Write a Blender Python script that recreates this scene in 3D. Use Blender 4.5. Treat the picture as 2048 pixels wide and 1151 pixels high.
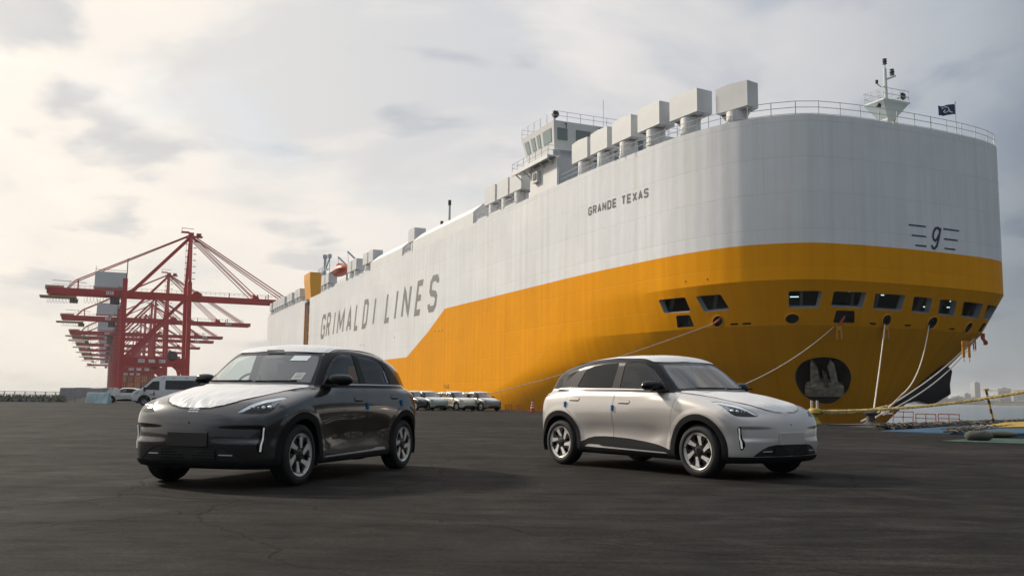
import bpy, bmesh, math, random
import numpy as np
from mathutils import Vector, Matrix
for o in list(bpy.data.objects): bpy.data.objects.remove(o)
random.seed(7)
SC = bpy.context.scene
COL = SC.collection

# ------------------------------------------------------------------ camera
PITCH, ROLL, CAMH = 0.1187, 0.0118, 0.955
cam = bpy.data.cameras.new('camera'); camo = bpy.data.objects.new('camera', cam); COL.objects.link(camo)
fw = Vector((0, math.cos(PITCH), math.sin(PITCH))); u0 = Vector((0, -math.sin(PITCH), math.cos(PITCH))); r0 = Vector((1, 0, 0))
rt = r0*math.cos(ROLL) + u0*math.sin(ROLL); up = u0*math.cos(ROLL) - r0*math.sin(ROLL)
M3 = Matrix((rt, up, -fw)).transposed()
camo.matrix_world = Matrix.Translation((0, 0, CAMH)) @ M3.to_4x4()
cam.sensor_width = 36.0; cam.lens = 1841.24/2048*36.0; cam.clip_start = 0.1; cam.clip_end = 20000
SC.camera = camo

# ------------------------------------------------------------------ light and sky
SUN_AZ, SUN_EL = math.radians(-54), math.radians(31)      # azimuth from +Y towards +X
sdir = Vector((math.sin(SUN_AZ)*math.cos(SUN_EL), math.cos(SUN_AZ)*math.cos(SUN_EL), math.sin(SUN_EL)))
sun = bpy.data.lights.new('sun', 'SUN'); sun.energy = 3.5; sun.angle = math.radians(5.0); sun.color = (1.0, .90, .76)
suno = bpy.data.objects.new('sun', sun); COL.objects.link(suno)
suno.rotation_euler = (-sdir).to_track_quat('-Z', 'Y').to_euler()
SC.view_settings.view_transform = 'Standard'; SC.view_settings.look = 'None'
SC.view_settings.exposure = 0.18; SC.view_settings.gamma = 1.0
SC.cycles.max_bounces = 8; SC.cycles.transparent_max_bounces = 24; SC.cycles.volume_bounces = 1
SC.cycles.sample_clamp_indirect = 6.0; SC.cycles.volume_max_steps = 64

W = bpy.data.worlds.new('World'); SC.world = W; W.use_nodes = True
nt = W.node_tree; nt.nodes.clear()
def N(t, **k):
    n = nt.nodes.new(t)
    for a, v in k.items(): setattr(n, a, v)
    return n
def Lk(a, b): nt.links.new(a, b)
def wm(op, a, b=None, c=None, clamp=False):
    m = N('ShaderNodeMath', operation=op); m.use_clamp = clamp
    for i, v in enumerate((a, b, c)):
        if v is None: continue
        if isinstance(v, (int, float)): m.inputs[i].default_value = v
        else: Lk(v, m.inputs[i])
    return m.outputs[0]
out = N('ShaderNodeOutputWorld'); bg = N('ShaderNodeBackground'); Lk(bg.outputs[0], out.inputs[0])
sky = N('ShaderNodeTexSky'); sky.sky_type = 'NISHITA'; sky.sun_disc = False
sky.sun_elevation = SUN_EL; sky.sun_rotation = SUN_AZ; sky.air_density = 1.2; sky.dust_density = 3.0
geo = N('ShaderNodeTexCoord'); sep = N('ShaderNodeSeparateXYZ'); Lk(geo.outputs['Generated'], sep.inputs[0])
dot = N('ShaderNodeVectorMath', operation='DOT_PRODUCT'); Lk(geo.outputs['Generated'], dot.inputs[0])
dot.inputs[1].default_value = (math.sin(SUN_AZ)*math.cos(.25), math.cos(SUN_AZ)*math.cos(.25), math.sin(.25))
# cloud layer seen on a flat sheet: direction / (height + offset)
den = wm('ADD', wm('MAXIMUM', sep.outputs[2], 0.0), 0.22)
cx = wm('DIVIDE', sep.outputs[0], den); cy = wm('DIVIDE', sep.outputs[1], den)
cmb = N('ShaderNodeCombineXYZ'); Lk(cx, cmb.inputs[0]); Lk(cy, cmb.inputs[1])
def noise(vec, scale, detail, rough, dist=0.0, off=(0, 0, 0)):
    mp = N('ShaderNodeMapping'); Lk(vec, mp.inputs[0]); mp.inputs['Location'].default_value = off
    n = N('ShaderNodeTexNoise'); Lk(mp.outputs[0], n.inputs['Vector'])
    n.inputs['Scale'].default_value = scale; n.inputs['Detail'].default_value = detail
    n.inputs['Roughness'].default_value = rough; n.inputs['Distortion'].default_value = dist
    return n.outputs[0]
def ramp(fac, stops):
    r = N('ShaderNodeValToRGB'); Lk(fac, r.inputs[0]); e = r.color_ramp.elements
    while len(e) < len(stops): e.new(0.5)
    for el, (p, c) in zip(e, stops):
        el.position = p; el.color = tuple(c)+(1,) if len(c) == 3 else c
    r.color_ramp.interpolation = 'EASE'
    return r.outputs[0]
def mixc(f, a, b, mode='MIX'):
    m = N('ShaderNodeMix', data_type='RGBA', blend_type=mode)
    for s, v in ((m.inputs[0], f), (m.inputs[6], a), (m.inputs[7], b)):
        if isinstance(v, (int, float)): s.default_value = v
        elif isinstance(v, tuple): s.default_value = tuple(v)+(1,)
        else: Lk(v, s)
    return m.outputs[2]
g01 = wm('MULTIPLY_ADD', dot.outputs['Value'], .5, .5)
base = ramp(g01, [(0.0, (.135, .17, .21)), (.50, (.185, .225, .265)), (.56, (.23, .265, .31)), (.62, (.39, .425, .475)), (.70, (.585, .585, .60)), (.80, (.745, .72, .70)), (.93, (.87, .815, .745)), (1.0, (.97, .90, .81))])
n1 = noise(cmb.outputs[0], 1.25, 6, .55, .35, (2.2, 1.1, 0))
n2 = noise(cmb.outputs[0], 2.6, 5, .5, .2, (5.3, 8.7, 0))
zen = N('ShaderNodeMapRange'); zen.interpolation_type = 'SMOOTHSTEP'; Lk(sep.outputs[2], zen.inputs[0]); zen.inputs[1].default_value = .36; zen.inputs[2].default_value = .95
base = mixc(zen.outputs[0], base, (.80, .83, .87))
# soft brighter and darker masses of cloud
lum = ramp(n1, [(.36, (.78, .82, .88)), (.50, (1.0, 1.0, 1.0)), (.66, (1.10, 1.08, 1.05))])
c1 = mixc(1.0, base, lum, 'MULTIPLY')
dk = ramp(n2, [(.56, (0, 0, 0)), (.68, (1, 1, 1))])
dark = mixc(1.0, c1, (.66, .71, .79), 'MULTIPLY')
c2 = mixc(wm('MULTIPLY', dk, .95), c1, dark)
# thin gaps where the clear sky shows
n3 = noise(cmb.outputs[0], 1.7, 4, .55, .3, (9.1, 3.4, 0))
gap = ramp(n3, [(.52, (0, 0, 0)), (.68, (1, 1, 1))])
skys = N('ShaderNodeMix', data_type='RGBA', blend_type='MULTIPLY'); skys.inputs[0].default_value = 1
Lk(sky.outputs[0], skys.inputs[6]); skys.inputs[7].default_value = (.10, .10, .10, 1)
high = wm('MULTIPLY', wm('SMOOTH_MIN', wm('MULTIPLY', wm('MAXIMUM', sep.outputs[2], 0), 2.4), 1.0, .2), .75)
c3 = mixc(wm('MULTIPLY', gap, high), c2, skys.outputs[2])
# milky band above the horizon
hz = wm('POWER', wm('SUBTRACT', 1.0, wm('MAXIMUM', sep.outputs[2], 0.0)), 7.0)
hcol = ramp(g01, [(0.0, (.12, .14, .155)), (.50, (.18, .205, .215)), (.57, (.25, .27, .27)), (.65, (.46, .46, .45)), (.74, (.62, .60, .57)), (.84, (.74, .675, .60)), (1.0, (.88, .79, .68))])
c4 = mixc(wm('MULTIPLY', hz, .75), c3, hcol)
# below the horizon: the same air, darker
c5 = mixc(wm('GREATER_THAN', wm('MULTIPLY', sep.outputs[2], -1), 0.0), c4, (.25, .25, .24))
Lk(c5, bg.inputs[0]); bg.inputs[1].default_value = 1.0

# ------------------------------------------------------------------ quay frame: n = away from the camera across the quay, b = towards the bow
AZ = math.radians(23.764)
NV = np.array([math.cos(AZ), math.sin(AZ), 0.0]); BV = np.array([math.sin(AZ), -math.cos(AZ), 0.0])
def S(n, b, z): return NV*n + BV*b + np.array([0, 0, z])
ROTB = math.atan2(BV[1], BV[0])       # heading of +b
HAZE = 0.00013
# ------------------------------------------------------------------ materials
MATS = {}
def mat(name, col=(.5, .5, .5), rough=.6, metal=0.0, coat=0.0, spec=.5, emit=None, estr=1.0, var=0.0, vscale=3.0, bump=0.0, bscale=40.0):
    if name in MATS: return MATS[name]
    m = bpy.data.materials.new(name); m.use_nodes = True; t = m.node_tree; p = t.nodes['Principled BSDF']
    p.inputs['Base Color'].default_value = tuple(col)+(1,); p.inputs['Roughness'].default_value = rough
    p.inputs['Metallic'].default_value = metal; p.inputs['Coat Weight'].default_value = coat; p.inputs['Coat Roughness'].default_value = .03
    p.inputs['Specular IOR Level'].default_value = spec
    if emit: p.inputs['Emission Color'].default_value = tuple(emit)+(1,); p.inputs['Emission Strength'].default_value = estr
    tc = None
    if var or bump:
        tc = t.nodes.new('ShaderNodeTexCoord')
        nz = t.nodes.new('ShaderNodeTexNoise'); nz.inputs['Scale'].default_value = vscale; nz.inputs['Detail'].default_value = 5
        t.links.new(tc.outputs['Object'], nz.inputs['Vector'])
    if var:
        r = t.nodes.new('ShaderNodeValToRGB'); t.links.new(nz.outputs[0], r.inputs[0])
        a = tuple(max(0, c*(1-var)) for c in col)+(1,); b = tuple(min(1, c*(1+var)) for c in col)+(1,)
        r.color_ramp.elements[0].position = .3; r.color_ramp.elements[0].color = a
        r.color_ramp.elements[1].position = .7; r.color_ramp.elements[1].color = b
        t.links.new(r.outputs[0], p.inputs['Base Color'])
    if bump:
        nb = t.nodes.new('ShaderNodeTexNoise'); nb.inputs['Scale'].default_value = bscale; nb.inputs['Detail'].default_value = 4
        t.links.new(tc.outputs['Object'], nb.inputs['Vector'])
        bn = t.nodes.new('ShaderNodeBump'); bn.inputs['Strength'].default_value = bump; bn.inputs['Distance'].default_value = .02
        t.links.new(nb.outputs[0], bn.inputs['Height']); t.links.new(bn.outputs[0], p.inputs['Normal'])
    MATS[name] = m; return m
def glassmat(name, tint, refl=.08, rough=0.0):
    if name in MATS: return MATS[name]
    m = bpy.data.materials.new(name); m.use_nodes = True; t = m.node_tree; t.nodes.clear()
    o = t.nodes.new('ShaderNodeOutputMaterial'); mx = t.nodes.new('ShaderNodeMixShader')
    tr = t.nodes.new('ShaderNodeBsdfTransparent'); tr.inputs[0].default_value = tuple(tint)+(1,)
    gl = t.nodes.new('ShaderNodeBsdfGlossy'); gl.inputs['Roughness'].default_value = rough
    ge = t.nodes.new('ShaderNodeNewGeometry'); dt = t.nodes.new('ShaderNodeVectorMath'); dt.operation = 'DOT_PRODUCT'
    t.links.new(ge.outputs['Incoming'], dt.inputs[0]); t.links.new(ge.outputs['Normal'], dt.inputs[1]); last = dt.outputs['Value']
    for op, v in (('ABSOLUTE', 0), ('SUBTRACT', 1.0), ('POWER', 4.0), ('MULTIPLY_ADD', .95)):
        q = t.nodes.new('ShaderNodeMath'); q.operation = op; q.use_clamp = op == 'MULTIPLY_ADD'
        if op == 'SUBTRACT': q.inputs[0].default_value = 1.0; t.links.new(last, q.inputs[1])
        else: t.links.new(last, q.inputs[0]); q.inputs[1].default_value = v
        if op == 'MULTIPLY_ADD': q.inputs[2].default_value = refl
        last = q.outputs[0]
    t.links.new(last, mx.inputs[0])
    t.links.new(tr.outputs[0], mx.inputs[1]); t.links.new(gl.outputs[0], mx.inputs[2]); t.links.new(mx.outputs[0], o.inputs[0])
    MATS[name] = m; return m

# ------------------------------------------------------------------ object helpers
def props(o, label=None, cat=None, group=None, kind=None):
    if label: o['label'] = label
    if cat: o['category'] = cat
    if group: o['group'] = group
    if kind: o['kind'] = kind
    return o
def thing(name, loc=(0, 0, 0), rz=0.0, label=None, cat=None, group=None, sc=1.0):
    o = bpy.data.objects.new(name, None); COL.objects.link(o); o.location = tuple(loc); o.rotation_euler = (0, 0, rz)
    o.scale = (sc, sc, sc); o.empty_display_size = .3
    return props(o, label, cat, group)
def link(name, me, material=None, parent=None, loc=None, rot=None):
    o = bpy.data.objects.new(name, me); COL.objects.link(o)
    if material is not None:
        if len(me.materials) == 0: me.materials.append(material)
        elif me.materials[0] is not material:
            o.material_slots[0].link = 'OBJECT'; o.material_slots[0].material = material
    if parent is not None: o.parent = parent
    if loc is not None: o.location = tuple(loc)
    if rot is not None: o.rotation_euler = rot
    return o
def dup(root, loc=None, rz=None):
    r = root.copy(); COL.objects.link(r)
    if loc is not None: r.location = tuple(loc)
    if rz is not None: r.rotation_euler = (0, 0, rz)
    def rec(a, b):
        for ch in list(a.children):
            c = ch.copy(); COL.objects.link(c); c.parent = b; rec(ch, c)
    rec(root, r)
    return r
class MB:
    """collects simple solids into one mesh"""
    def __init__(s): s.v = []; s.f = []
    def add(s, vs, fs):
        k = len(s.v); s.v += [tuple(map(float, v)) for v in vs]; s.f += [tuple(i+k for i in f) for f in fs]; return s
    def box(s, c, d, rz=0.0, top=(1, 1), ax=None):
        ca, sa = math.cos(rz), math.sin(rz); vs = []
        for k in (-1, 1):
            for i, j in ((-1, -1), (1, -1), (1, 1), (-1, 1)):
                x = i*d[0]/2*(top[0] if k > 0 else 1); y = j*d[1]/2*(top[1] if k > 0 else 1); z = k*d[2]/2
                vs.append((c[0]+x*ca-y*sa, c[1]+x*sa+y*ca, c[2]+z))
        return s.add(vs, [(3, 2, 1, 0), (4, 5, 6, 7), (0, 1, 5, 4), (1, 2, 6, 5), (2, 3, 7, 6), (3, 0, 4, 7)])
    def beam(s, p, q, w, h=None, up=(0, 0, 1)):
        p = np.array(p, float); q = np.array(q, float); h = h or w; d = q-p; L = np.linalg.norm(d)
        if L < 1e-6: return s
        d = d/L; u = np.array(up, float)
        if abs(d@u) > .97: u = np.array([1., 0, 0]) if abs(d[0]) < .9 else np.array([0, 1., 0])
        a = np.cross(d, u); a /= np.linalg.norm(a); c = np.cross(a, d)
        vs = [e+a*w/2*i+c*h/2*j for e in (p, q) for i, j in ((-1, -1), (1, -1), (1, 1), (-1, 1))]
        return s.add(vs, [(3, 2, 1, 0), (4, 5, 6, 7), (0, 1, 5, 4), (1, 2, 6, 5), (2, 3, 7, 6), (3, 0, 4, 7)])
    def tube(s, pts, r, n=8, cap=True):
        pts = [np.array(p, float) for p in pts]; rr = r if hasattr(r, '__len__') else [r]*len(pts); rings = []
        ref = None
        for i, p in enumerate(pts):
            d = pts[min(i+1, len(pts)-1)]-pts[max(i-1, 0)]; d = d/(np.linalg.norm(d)+1e-12)
            if ref is None:
                ref = np.array([0, 0, 1.]) if abs(d[2]) < .9 else np.array([1., 0, 0])
            a = np.cross(d, ref); a /= np.linalg.norm(a)+1e-12; c = np.cross(a, d); ref = c
            rings.append([p+rr[i]*(a*math.cos(t)+c*math.sin(t)) for t in [2*math.pi*k/n for k in range(n)]])
        vs = [v for ring in rings for v in ring]; fs = []
        for i in range(len(pts)-1):
            for k in range(n): fs.append((i*n+k, i*n+(k+1) % n, (i+1)*n+(k+1) % n, (i+1)*n+k))
        if cap: fs.append(tuple(range(n))[::-1]); fs.append(tuple(range((len(pts)-1)*n, len(pts)*n)))
        return s.add(vs, fs)
    def lathe(s, prof, c=(0, 0, 0), axis='z', n=24, flip=False):
        vs = []; fs = []
        for r, h in prof:
            for k in range(n):
                t = 2*math.pi*k/n; x, y = r*math.cos(t), r*math.sin(t)
                vs.append({'z': (x, y, h), 'y': (x, h, y), 'x': (h, x, y)}[axis])
        vs = [(v[0]+c[0], v[1]+c[1], v[2]+c[2]) for v in vs]
        for i in range(len(prof)-1):
            for k in range(n):
                q = (i*n+k, i*n+(k+1) % n, (i+1)*n+(k+1) % n, (i+1)*n+k); fs.append(q[::-1] if flip else q)
        return s.add(vs, fs)
    def prism(s, poly, h0, h1, fn):
        n = len(poly); vs = [fn(x, y, h0) for x, y in poly]+[fn(x, y, h1) for x, y in poly]
        fs = [tuple(range(n))[::-1], tuple(range(n, 2*n))]+[(i, (i+1) % n, (i+1) % n+n, i+n) for i in range(n)]
        return s.add(vs, fs)
    def mesh(s, name, smooth=None, bevel=0.0, seg=2, recalc=True):
        me = bpy.data.meshes.new(name); me.from_pydata(s.v, [], s.f)
        if bevel or recalc:
            bm = bmesh.new(); bm.from_mesh(me)
            if recalc: bmesh.ops.recalc_face_normals(bm, faces=bm.faces)
            if bevel: bmesh.ops.bevel(bm, geom=[e for e in bm.edges if e.is_manifold and e.calc_face_angle(0) > .5], offset=bevel, segments=seg, profile=.6, affect='EDGES', clamp_overlap=True)
            bm.to_mesh(me); bm.free()
        if smooth is not None:
            me.shade_smooth(); me.set_sharp_from_angle(angle=math.radians(smooth))
        me.update(); return me
    def build(s, name, material, parent=None, smooth=None, bevel=0.0, seg=2, **k):
        return link(name, s.mesh(name, smooth, bevel, seg), material, parent, **k)
def npmesh(name, V, F, smooth=True, Nrm=None, sharp=None):
    me = bpy.data.meshes.new(name); me.from_pydata(V.tolist(), [], F.tolist() if hasattr(F, 'tolist') else F)
    if smooth: me.shade_smooth()
    if sharp: me.set_sharp_from_angle(angle=math.radians(sharp))
    me.update()
    if Nrm is not None: me.normals_split_custom_set_from_vertices(Nrm.tolist())
    return me

# ------------------------------------------------------------------ cutting a triangle mesh along the zero line of a field
def smax(a, b, k):
    h = np.clip(.5+.5*(a-b)/k, 0, 1); return b+(a-b)*h+k*h*(1-h)
def smin(a, b, k): return -smax(-a, -b, k)
def itp(x, xs, ys):
    xs = np.array(xs, float); ys = np.array(ys, float)
    d = np.diff(ys)/np.diff(xs); m = np.zeros_like(ys); m[1:-1] = (d[1:]*np.diff(xs)[:-1]+d[:-1]*np.diff(xs)[1:])/(xs[2:]-xs[:-2]); m[0] = d[0]; m[-1] = d[-1]
    i = np.clip(np.searchsorted(xs, x)-1, 0, len(xs)-2); h = xs[i+1]-xs[i]; t = np.clip((x-xs[i])/h, -.6, 1.6)
    t2 = t*t; t3 = t2*t
    r = (2*t3-3*t2+1)*ys[i]+(t3-2*t2+t)*h*m[i]+(-2*t3+3*t2)*ys[i+1]+(t3-t2)*h*m[i+1]
    return np.where(x < xs[0], ys[0]+m[0]*(x-xs[0]), np.where(x > xs[-1], ys[-1]+m[-1]*(x-xs[-1]), r))
def cut(X, F, f):
    """X: vertex rows, F: triangles, f: field per vertex -> (inside f<0), (outside)"""
    f = np.where(np.abs(f) < 1e-7, 1e-7, f); neg = f < 0; c = neg[F].sum(1)
    Fi = F[c == 3].tolist(); Fo = F[c == 0].tolist(); new = []; cache = {}; base = len(X)
    def mid(i, j):
        k = (i, j) if i < j else (j, i)
        if k not in cache:
            t = f[k[0]]/(f[k[0]]-f[k[1]]); new.append(X[k[0]]+(X[k[1]]-X[k[0]])*t); cache[k] = base+len(new)-1
        return cache[k]
    for tri in F[(c == 1) | (c == 2)].tolist():
        one = neg[tri].sum() == 1
        k = [i for i in range(3) if bool(neg[tri[i]]) == one][0]
        a, b, d = tri[k], tri[(k+1) % 3], tri[(k+2) % 3]; p, q = mid(a, b), mid(a, d)
        A, B = (Fi, Fo) if one else (Fo, Fi)
        A.append([a, p, q]); B.append([p, b, d]); B.append([p, d, q])
    X2 = np.vstack([X, np.array(new)]) if new else X
    def pack(Fx):
        if not Fx: return X2[:0], np.zeros((0, 3), int)
        Fx = np.array(Fx); u, inv = np.unique(Fx, return_inverse=True); return X2[u], inv.reshape(-1, 3)
    return pack(Fi), pack(Fo)
def polysd(px, py, poly):
    """signed distance to a closed polygon, negative inside"""
    P = np.array(poly, float); d = np.full(px.shape, 1e9); ins = np.zeros(px.shape, bool)
    for i in range(len(P)):
        a = P[i]; b = P[(i+1) % len(P)]; e = b-a; wx = px-a[0]; wy = py-a[1]
        t = np.clip((wx*e[0]+wy*e[1])/(e@e+1e-12), 0, 1); d = np.minimum(d, np.hypot(wx-e[0]*t, wy-e[1]*t))
        c = ((a[1] > py) != (b[1] > py)) & (px < (b[0]-a[0])*(py-a[1])/(b[1]-a[1]+1e-12)+a[0]); ins ^= c
    return np.where(ins, -d, d)
def rpoly(poly, r=.03, n=4):
    """round a polygon's corners"""
    P = [np.array(p, float) for p in poly]; o = []
    for i in range(len(P)):
        a, b, c = P[i-1], P[i], P[(i+1) % len(P)]; u = a-b; v = c-b; lu = np.linalg.norm(u); lv = np.linalg.norm(v)
        k = min(r, lu*.45, lv*.45); s = b+u/lu*k; e = b+v/lv*k
        for t in np.linspace(0, 1, n+1): o.append(tuple((1-t)**2*s+2*t*(1-t)*b+t*t*e))
    return o
def boundary(F):
    cnt = {}
    for t in F.tolist():
        for i in range(3):
            k = (t[i], t[(i+1) % 3]); cnt[k] = 1
    return [k for k in cnt if (k[1], k[0]) not in cnt]
def skirt(V, F, D):
    """give an open sheet thickness: its rim goes along D"""
    E = boundary(F); u = sorted({i for e in E for i in e}); ix = {v: len(V)+k for k, v in enumerate(u)}
    V0 = V[u]; V1 = V[u]+D[u]
    # rim has its own vertices so that the shading of the sheet stays
    top = {v: len(V)+k for k, v in enumerate(u)}; bot = {v: len(V)+len(u)+k for k, v in enumerate(u)}
    Fq = [[top[b], top[a], bot[a]] for a, b in E]+[[top[b], bot[a], bot[b]] for a, b in E]
    return np.vstack([V, V0, V1]), np.vstack([F, np.array(Fq, int).reshape(-1, 3)]), len(u)

# ------------------------------------------------------------------ stroke lettering
GL = {'G': [[(1, .80), (1, .9), (.8, 1), (.2, 1), (0, .88), (0, .12), (.2, 0), (.8, 0), (1, .12), (1, .46), (.55, .46)]],
 'R': [[(0, 0), (0, 1), (.8, 1), (1, .88), (1, .64), (.8, .5), (0, .5)], [(.5, .48), (1, 0)]],
 'I': [[(.5, 0), (.5, 1)]], 'M': [[(0, 0), (0, 1), (.5, .25), (1, 1), (1, 0)]], 'A': [[(0, 0), (.5, 1), (1, 0)], [(.2, .28), (.8, .28)]],
 'L': [[(0, 1), (0, 0), (1, 0)]], 'D': [[(0, .5), (0, 1), (.75, 1), (1, .86), (1, .14), (.75, 0), (0, 0), (0, .52)]],
 'N': [[(0, 0), (0, 1), (1, 0), (1, 1)]], 'E': [[(1, 1), (0, 1), (0, 0), (1, 0)], [(0, .5), (.85, .5)]],
 'S': [[(1, .82), (1, .88), (.8, 1), (.2, 1), (0, .88), (0, .64), (.2, .53), (.8, .47), (1, .36), (1, .12), (.8, 0), (.2, 0), (0, .12), (0, .18)]],
 'T': [[(0, 1), (1, 1)], [(.5, 1), (.5, 0)]], 'X': [[(0, 0), (1, 1)], [(0, 1), (1, 0)]], 'U': [[(0, 1), (0, .12), (.2, 0), (.8, 0), (1, .12), (1, 1)]],
 '1': [[(.15, .8), (.5, 1), (.5, 0)]], '2': [[(0, .8), (0, .9), (.2, 1), (.8, 1), (1, .88), (1, .62), (0, 0), (1, 0)]], '7': [[(0, 1), (1, 1), (.4, 0)]],
 '6': [[(1, .85), (.8, 1), (.2, 1), (0, .85), (0, .15), (.2, 0), (.8, 0), (1, .15), (1, .4), (.8, .55), (0, .55)]],
 '5': [[(1, 1), (0, 1), (0, .55), (.8, .55), (1, .42), (1, .13), (.8, 0), (0, 0)]], '8': [[(.2, .5), (0, .65), (0, .88), (.2, 1), (.8, 1), (1, .88), (1, .65), (.8, .5), (.2, .5), (0, .36), (0, .12), (.2, 0), (.8, 0), (1, .12), (1, .36), (.8, .5)]],
 '3': [[(0, .88), (.2, 1), (.8, 1), (1, .88), (1, .64), (.8, .52), (.4, .52)], [(.7, .52), (1, .38), (1, .12), (.8, 0), (.2, 0), (0, .12)]], '4': [[(.75, 0), (.75, 1), (0, .3), (1, .3)]]}
def strokes(polys, th, seglen=.25):
    """thick polylines -> list of quads in the plane"""
    V = []; F = []; lift = []
    for s, P in enumerate(polys):
        P = [np.array(p, float) for p in P]; Q = [P[0]]
        for a, b in zip(P[:-1], P[1:]):
            k = max(1, int(math.ceil(np.linalg.norm(b-a)/seglen)))
            for i in range(1, k+1): Q.append(a+(b-a)*i/k)
        base = len(V)
        for i, p in enumerate(Q):
            d0 = Q[i]-Q[i-1] if i else Q[1]-Q[0]; d1 = Q[i+1]-Q[i] if i < len(Q)-1 else d0
            d0 = d0/(np.linalg.norm(d0)+1e-9); d1 = d1/(np.linalg.norm(d1)+1e-9)
            n0 = np.array([-d0[1], d0[0]]); n1 = np.array([-d1[1], d1[0]]); m = n0+n1; m = m/(np.linalg.norm(m)+1e-9)
            w = th/2/max(.66, m@n0)
            V += [p+m*w, p-m*w]; lift += [s, s]
        for i in range(len(Q)-1): F.append((base+2*i, base+2*i+1, base+2*i+3, base+2*i+2))
    return V, F, lift
def glyph(ch, w, h, th):
    return [[(th/2+(w-th)*x if w > th*1.5 else w/2, th/2+(h-th)*y) for x, y in P] for P in GL[ch]]
# ------------------------------------------------------------------ ground
def ground_mat():
    m = bpy.data.materials.new('asphalt'); m.use_nodes = True; t = m.node_tree; p = t.nodes['Principled BSDF']; L = t.links.new
    tc = t.nodes.new('ShaderNodeTexCoord')
    def nz(sc, det, rough=.6, dist=0., vec=None, typ='ShaderNodeTexNoise'):
        n = t.nodes.new(typ); n.inputs['Scale'].default_value = sc; n.inputs['Detail'].default_value = det
        n.inputs['Roughness'].default_value = rough; n.inputs['Distortion'].default_value = dist; L(vec or tc.outputs['Object'], n.inputs['Vector']); return n.outputs[0]
    def rp(f, st):
        r = t.nodes.new('ShaderNodeValToRGB'); L(f, r.inputs[0]); e = r.color_ramp.elements
        while len(e) < len(st): e.new(.5)
        for el, (a, c) in zip(e, st): el.position = a; el.color = (c if hasattr(c, '__len__') else (c,)*3)+(1,) if hasattr(c, '__len__') else (c, c, c, 1)
        return r.outputs[0]
    def mx(f, a, b, mode='MIX'):
        n = t.nodes.new('ShaderNodeMix'); n.data_type = 'RGBA'; n.blend_type = mode
        for s, v in ((n.inputs[0], f), (n.inputs[6], a), (n.inputs[7], b)):
            if isinstance(v, (int, float)): s.default_value = v
            else: L(v, s)
        return n.outputs[2]
    mp = t.nodes.new('ShaderNodeMapping'); mp.inputs['Rotation'].default_value = (0, 0, .35); mp.inputs['Scale'].default_value = (.25, 1.0, 1.0); L(tc.outputs['Object'], mp.inputs[0])
    big = rp(nz(.16, 6, .65, .6), [(.3, (.0125, .0115, .0102)), (.52, (.0215, .0197, .0175)), (.75, (.036, .033, .0295))])
    mid_ = rp(nz(1.3, 6, .7, .3), [(.3, .60), (.5, 1.0), (.72, 1.5)])
    fine = rp(nz(26, 5, .75), [(.30, .45), (.5, 1.0), (.68, 1.8)])
    grit = rp(nz(110, 3, .8), [(.35, .55), (.5, 1.0), (.66, 2.2)])
    streak = rp(nz(1.6, 6, .65, .8, mp.outputs[0]), [(.40, 1.0), (.48, .62), (.53, 1.0), (.68, 1.35)])
    c = mx(1.0, big, mid_, 'MULTIPLY'); c = mx(.8, c, fine, 'MULTIPLY'); c = mx(.6, c, grit, 'MULTIPLY'); c = mx(.9, c, streak, 'MULTIPLY')
    # hairline cracks and long wheel scuffs
    wv = t.nodes.new('ShaderNodeMapping'); L(tc.outputs['Object'], wv.inputs[0])
    nd = t.nodes.new('ShaderNodeTexNoise'); nd.inputs['Scale'].default_value = .7; nd.inputs['Detail'].default_value = 5; L(tc.outputs['Object'], nd.inputs['Vector'])
    va = t.nodes.new('ShaderNodeVectorMath'); va.operation = 'MULTIPLY_ADD'; L(nd.outputs['Color'], va.inputs[0]); va.inputs[1].default_value = (1.3, 1.3, 0); L(tc.outputs['Object'], va.inputs[2])
    vo = t.nodes.new('ShaderNodeTexVoronoi'); vo.feature = 'DISTANCE_TO_EDGE'; vo.inputs['Scale'].default_value = .17; L(va.outputs[0], vo.inputs['Vector'])
    crack = rp(vo.outputs['Distance'], [(.0, .45), (.0016, .5), (.0035, 1.0)])
    c = mx(1.0, c, crack, 'MULTIPLY')
    # slab joints, tar-filled and not quite straight, small pits, pale scuffs
    rj = t.nodes.new('ShaderNodeMapping'); rj.inputs['Rotation'].default_value = (0, 0, .62); L(va.outputs[0], rj.inputs[0])
    bj = t.nodes.new('ShaderNodeTexBrick'); L(rj.outputs[0], bj.inputs['Vector']); bj.inputs['Scale'].default_value = 1.0; bj.inputs['Brick Width'].default_value = 13.0; bj.inputs['Row Height'].default_value = 6.5
    bj.inputs['Mortar Size'].default_value = .016; bj.inputs['Mortar Smooth'].default_value = .3
    for k, v in (('Color1', (1, 1, 1, 1)), ('Color2', (.84, .84, .85, 1)), ('Mortar', (.35, .35, .35, 1))): bj.inputs[k].default_value = v
    c = mx(1.0, c, bj.outputs['Color'], 'MULTIPLY')
    c = mx(1.0, c, rp(nz(7.5, 4, .75, .4), [(.26, .25), (.33, 1.0)]), 'MULTIPLY')
    c = mx(1.0, c, rp(nz(17, 3, .8), [(.66, 1.0), (.74, 1.7)]), 'MULTIPLY')
    ms = t.nodes.new('ShaderNodeMapping'); ms.inputs['Rotation'].default_value = (0, 0, -.5); ms.inputs['Scale'].default_value = (.12, 3.0, 1); L(tc.outputs['Object'], ms.inputs[0])
    c = mx(.8, c, rp(nz(1.0, 4, .7, .3, ms.outputs[0]), [(.36, .62), (.44, 1.0), (.62, 1.0), (.70, 1.35)]), 'MULTIPLY')
    L(c, p.inputs['Base Color'])
    rr = rp(nz(.9, 5, .7, .5), [(.3, .72), (.7, .95)]); L(rr, p.inputs['Roughness']); p.inputs['Specular IOR Level'].default_value = .07
    b = t.nodes.new('ShaderNodeBump'); b.inputs['Strength'].default_value = .55; b.inputs['Distance'].default_value = .006
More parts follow.
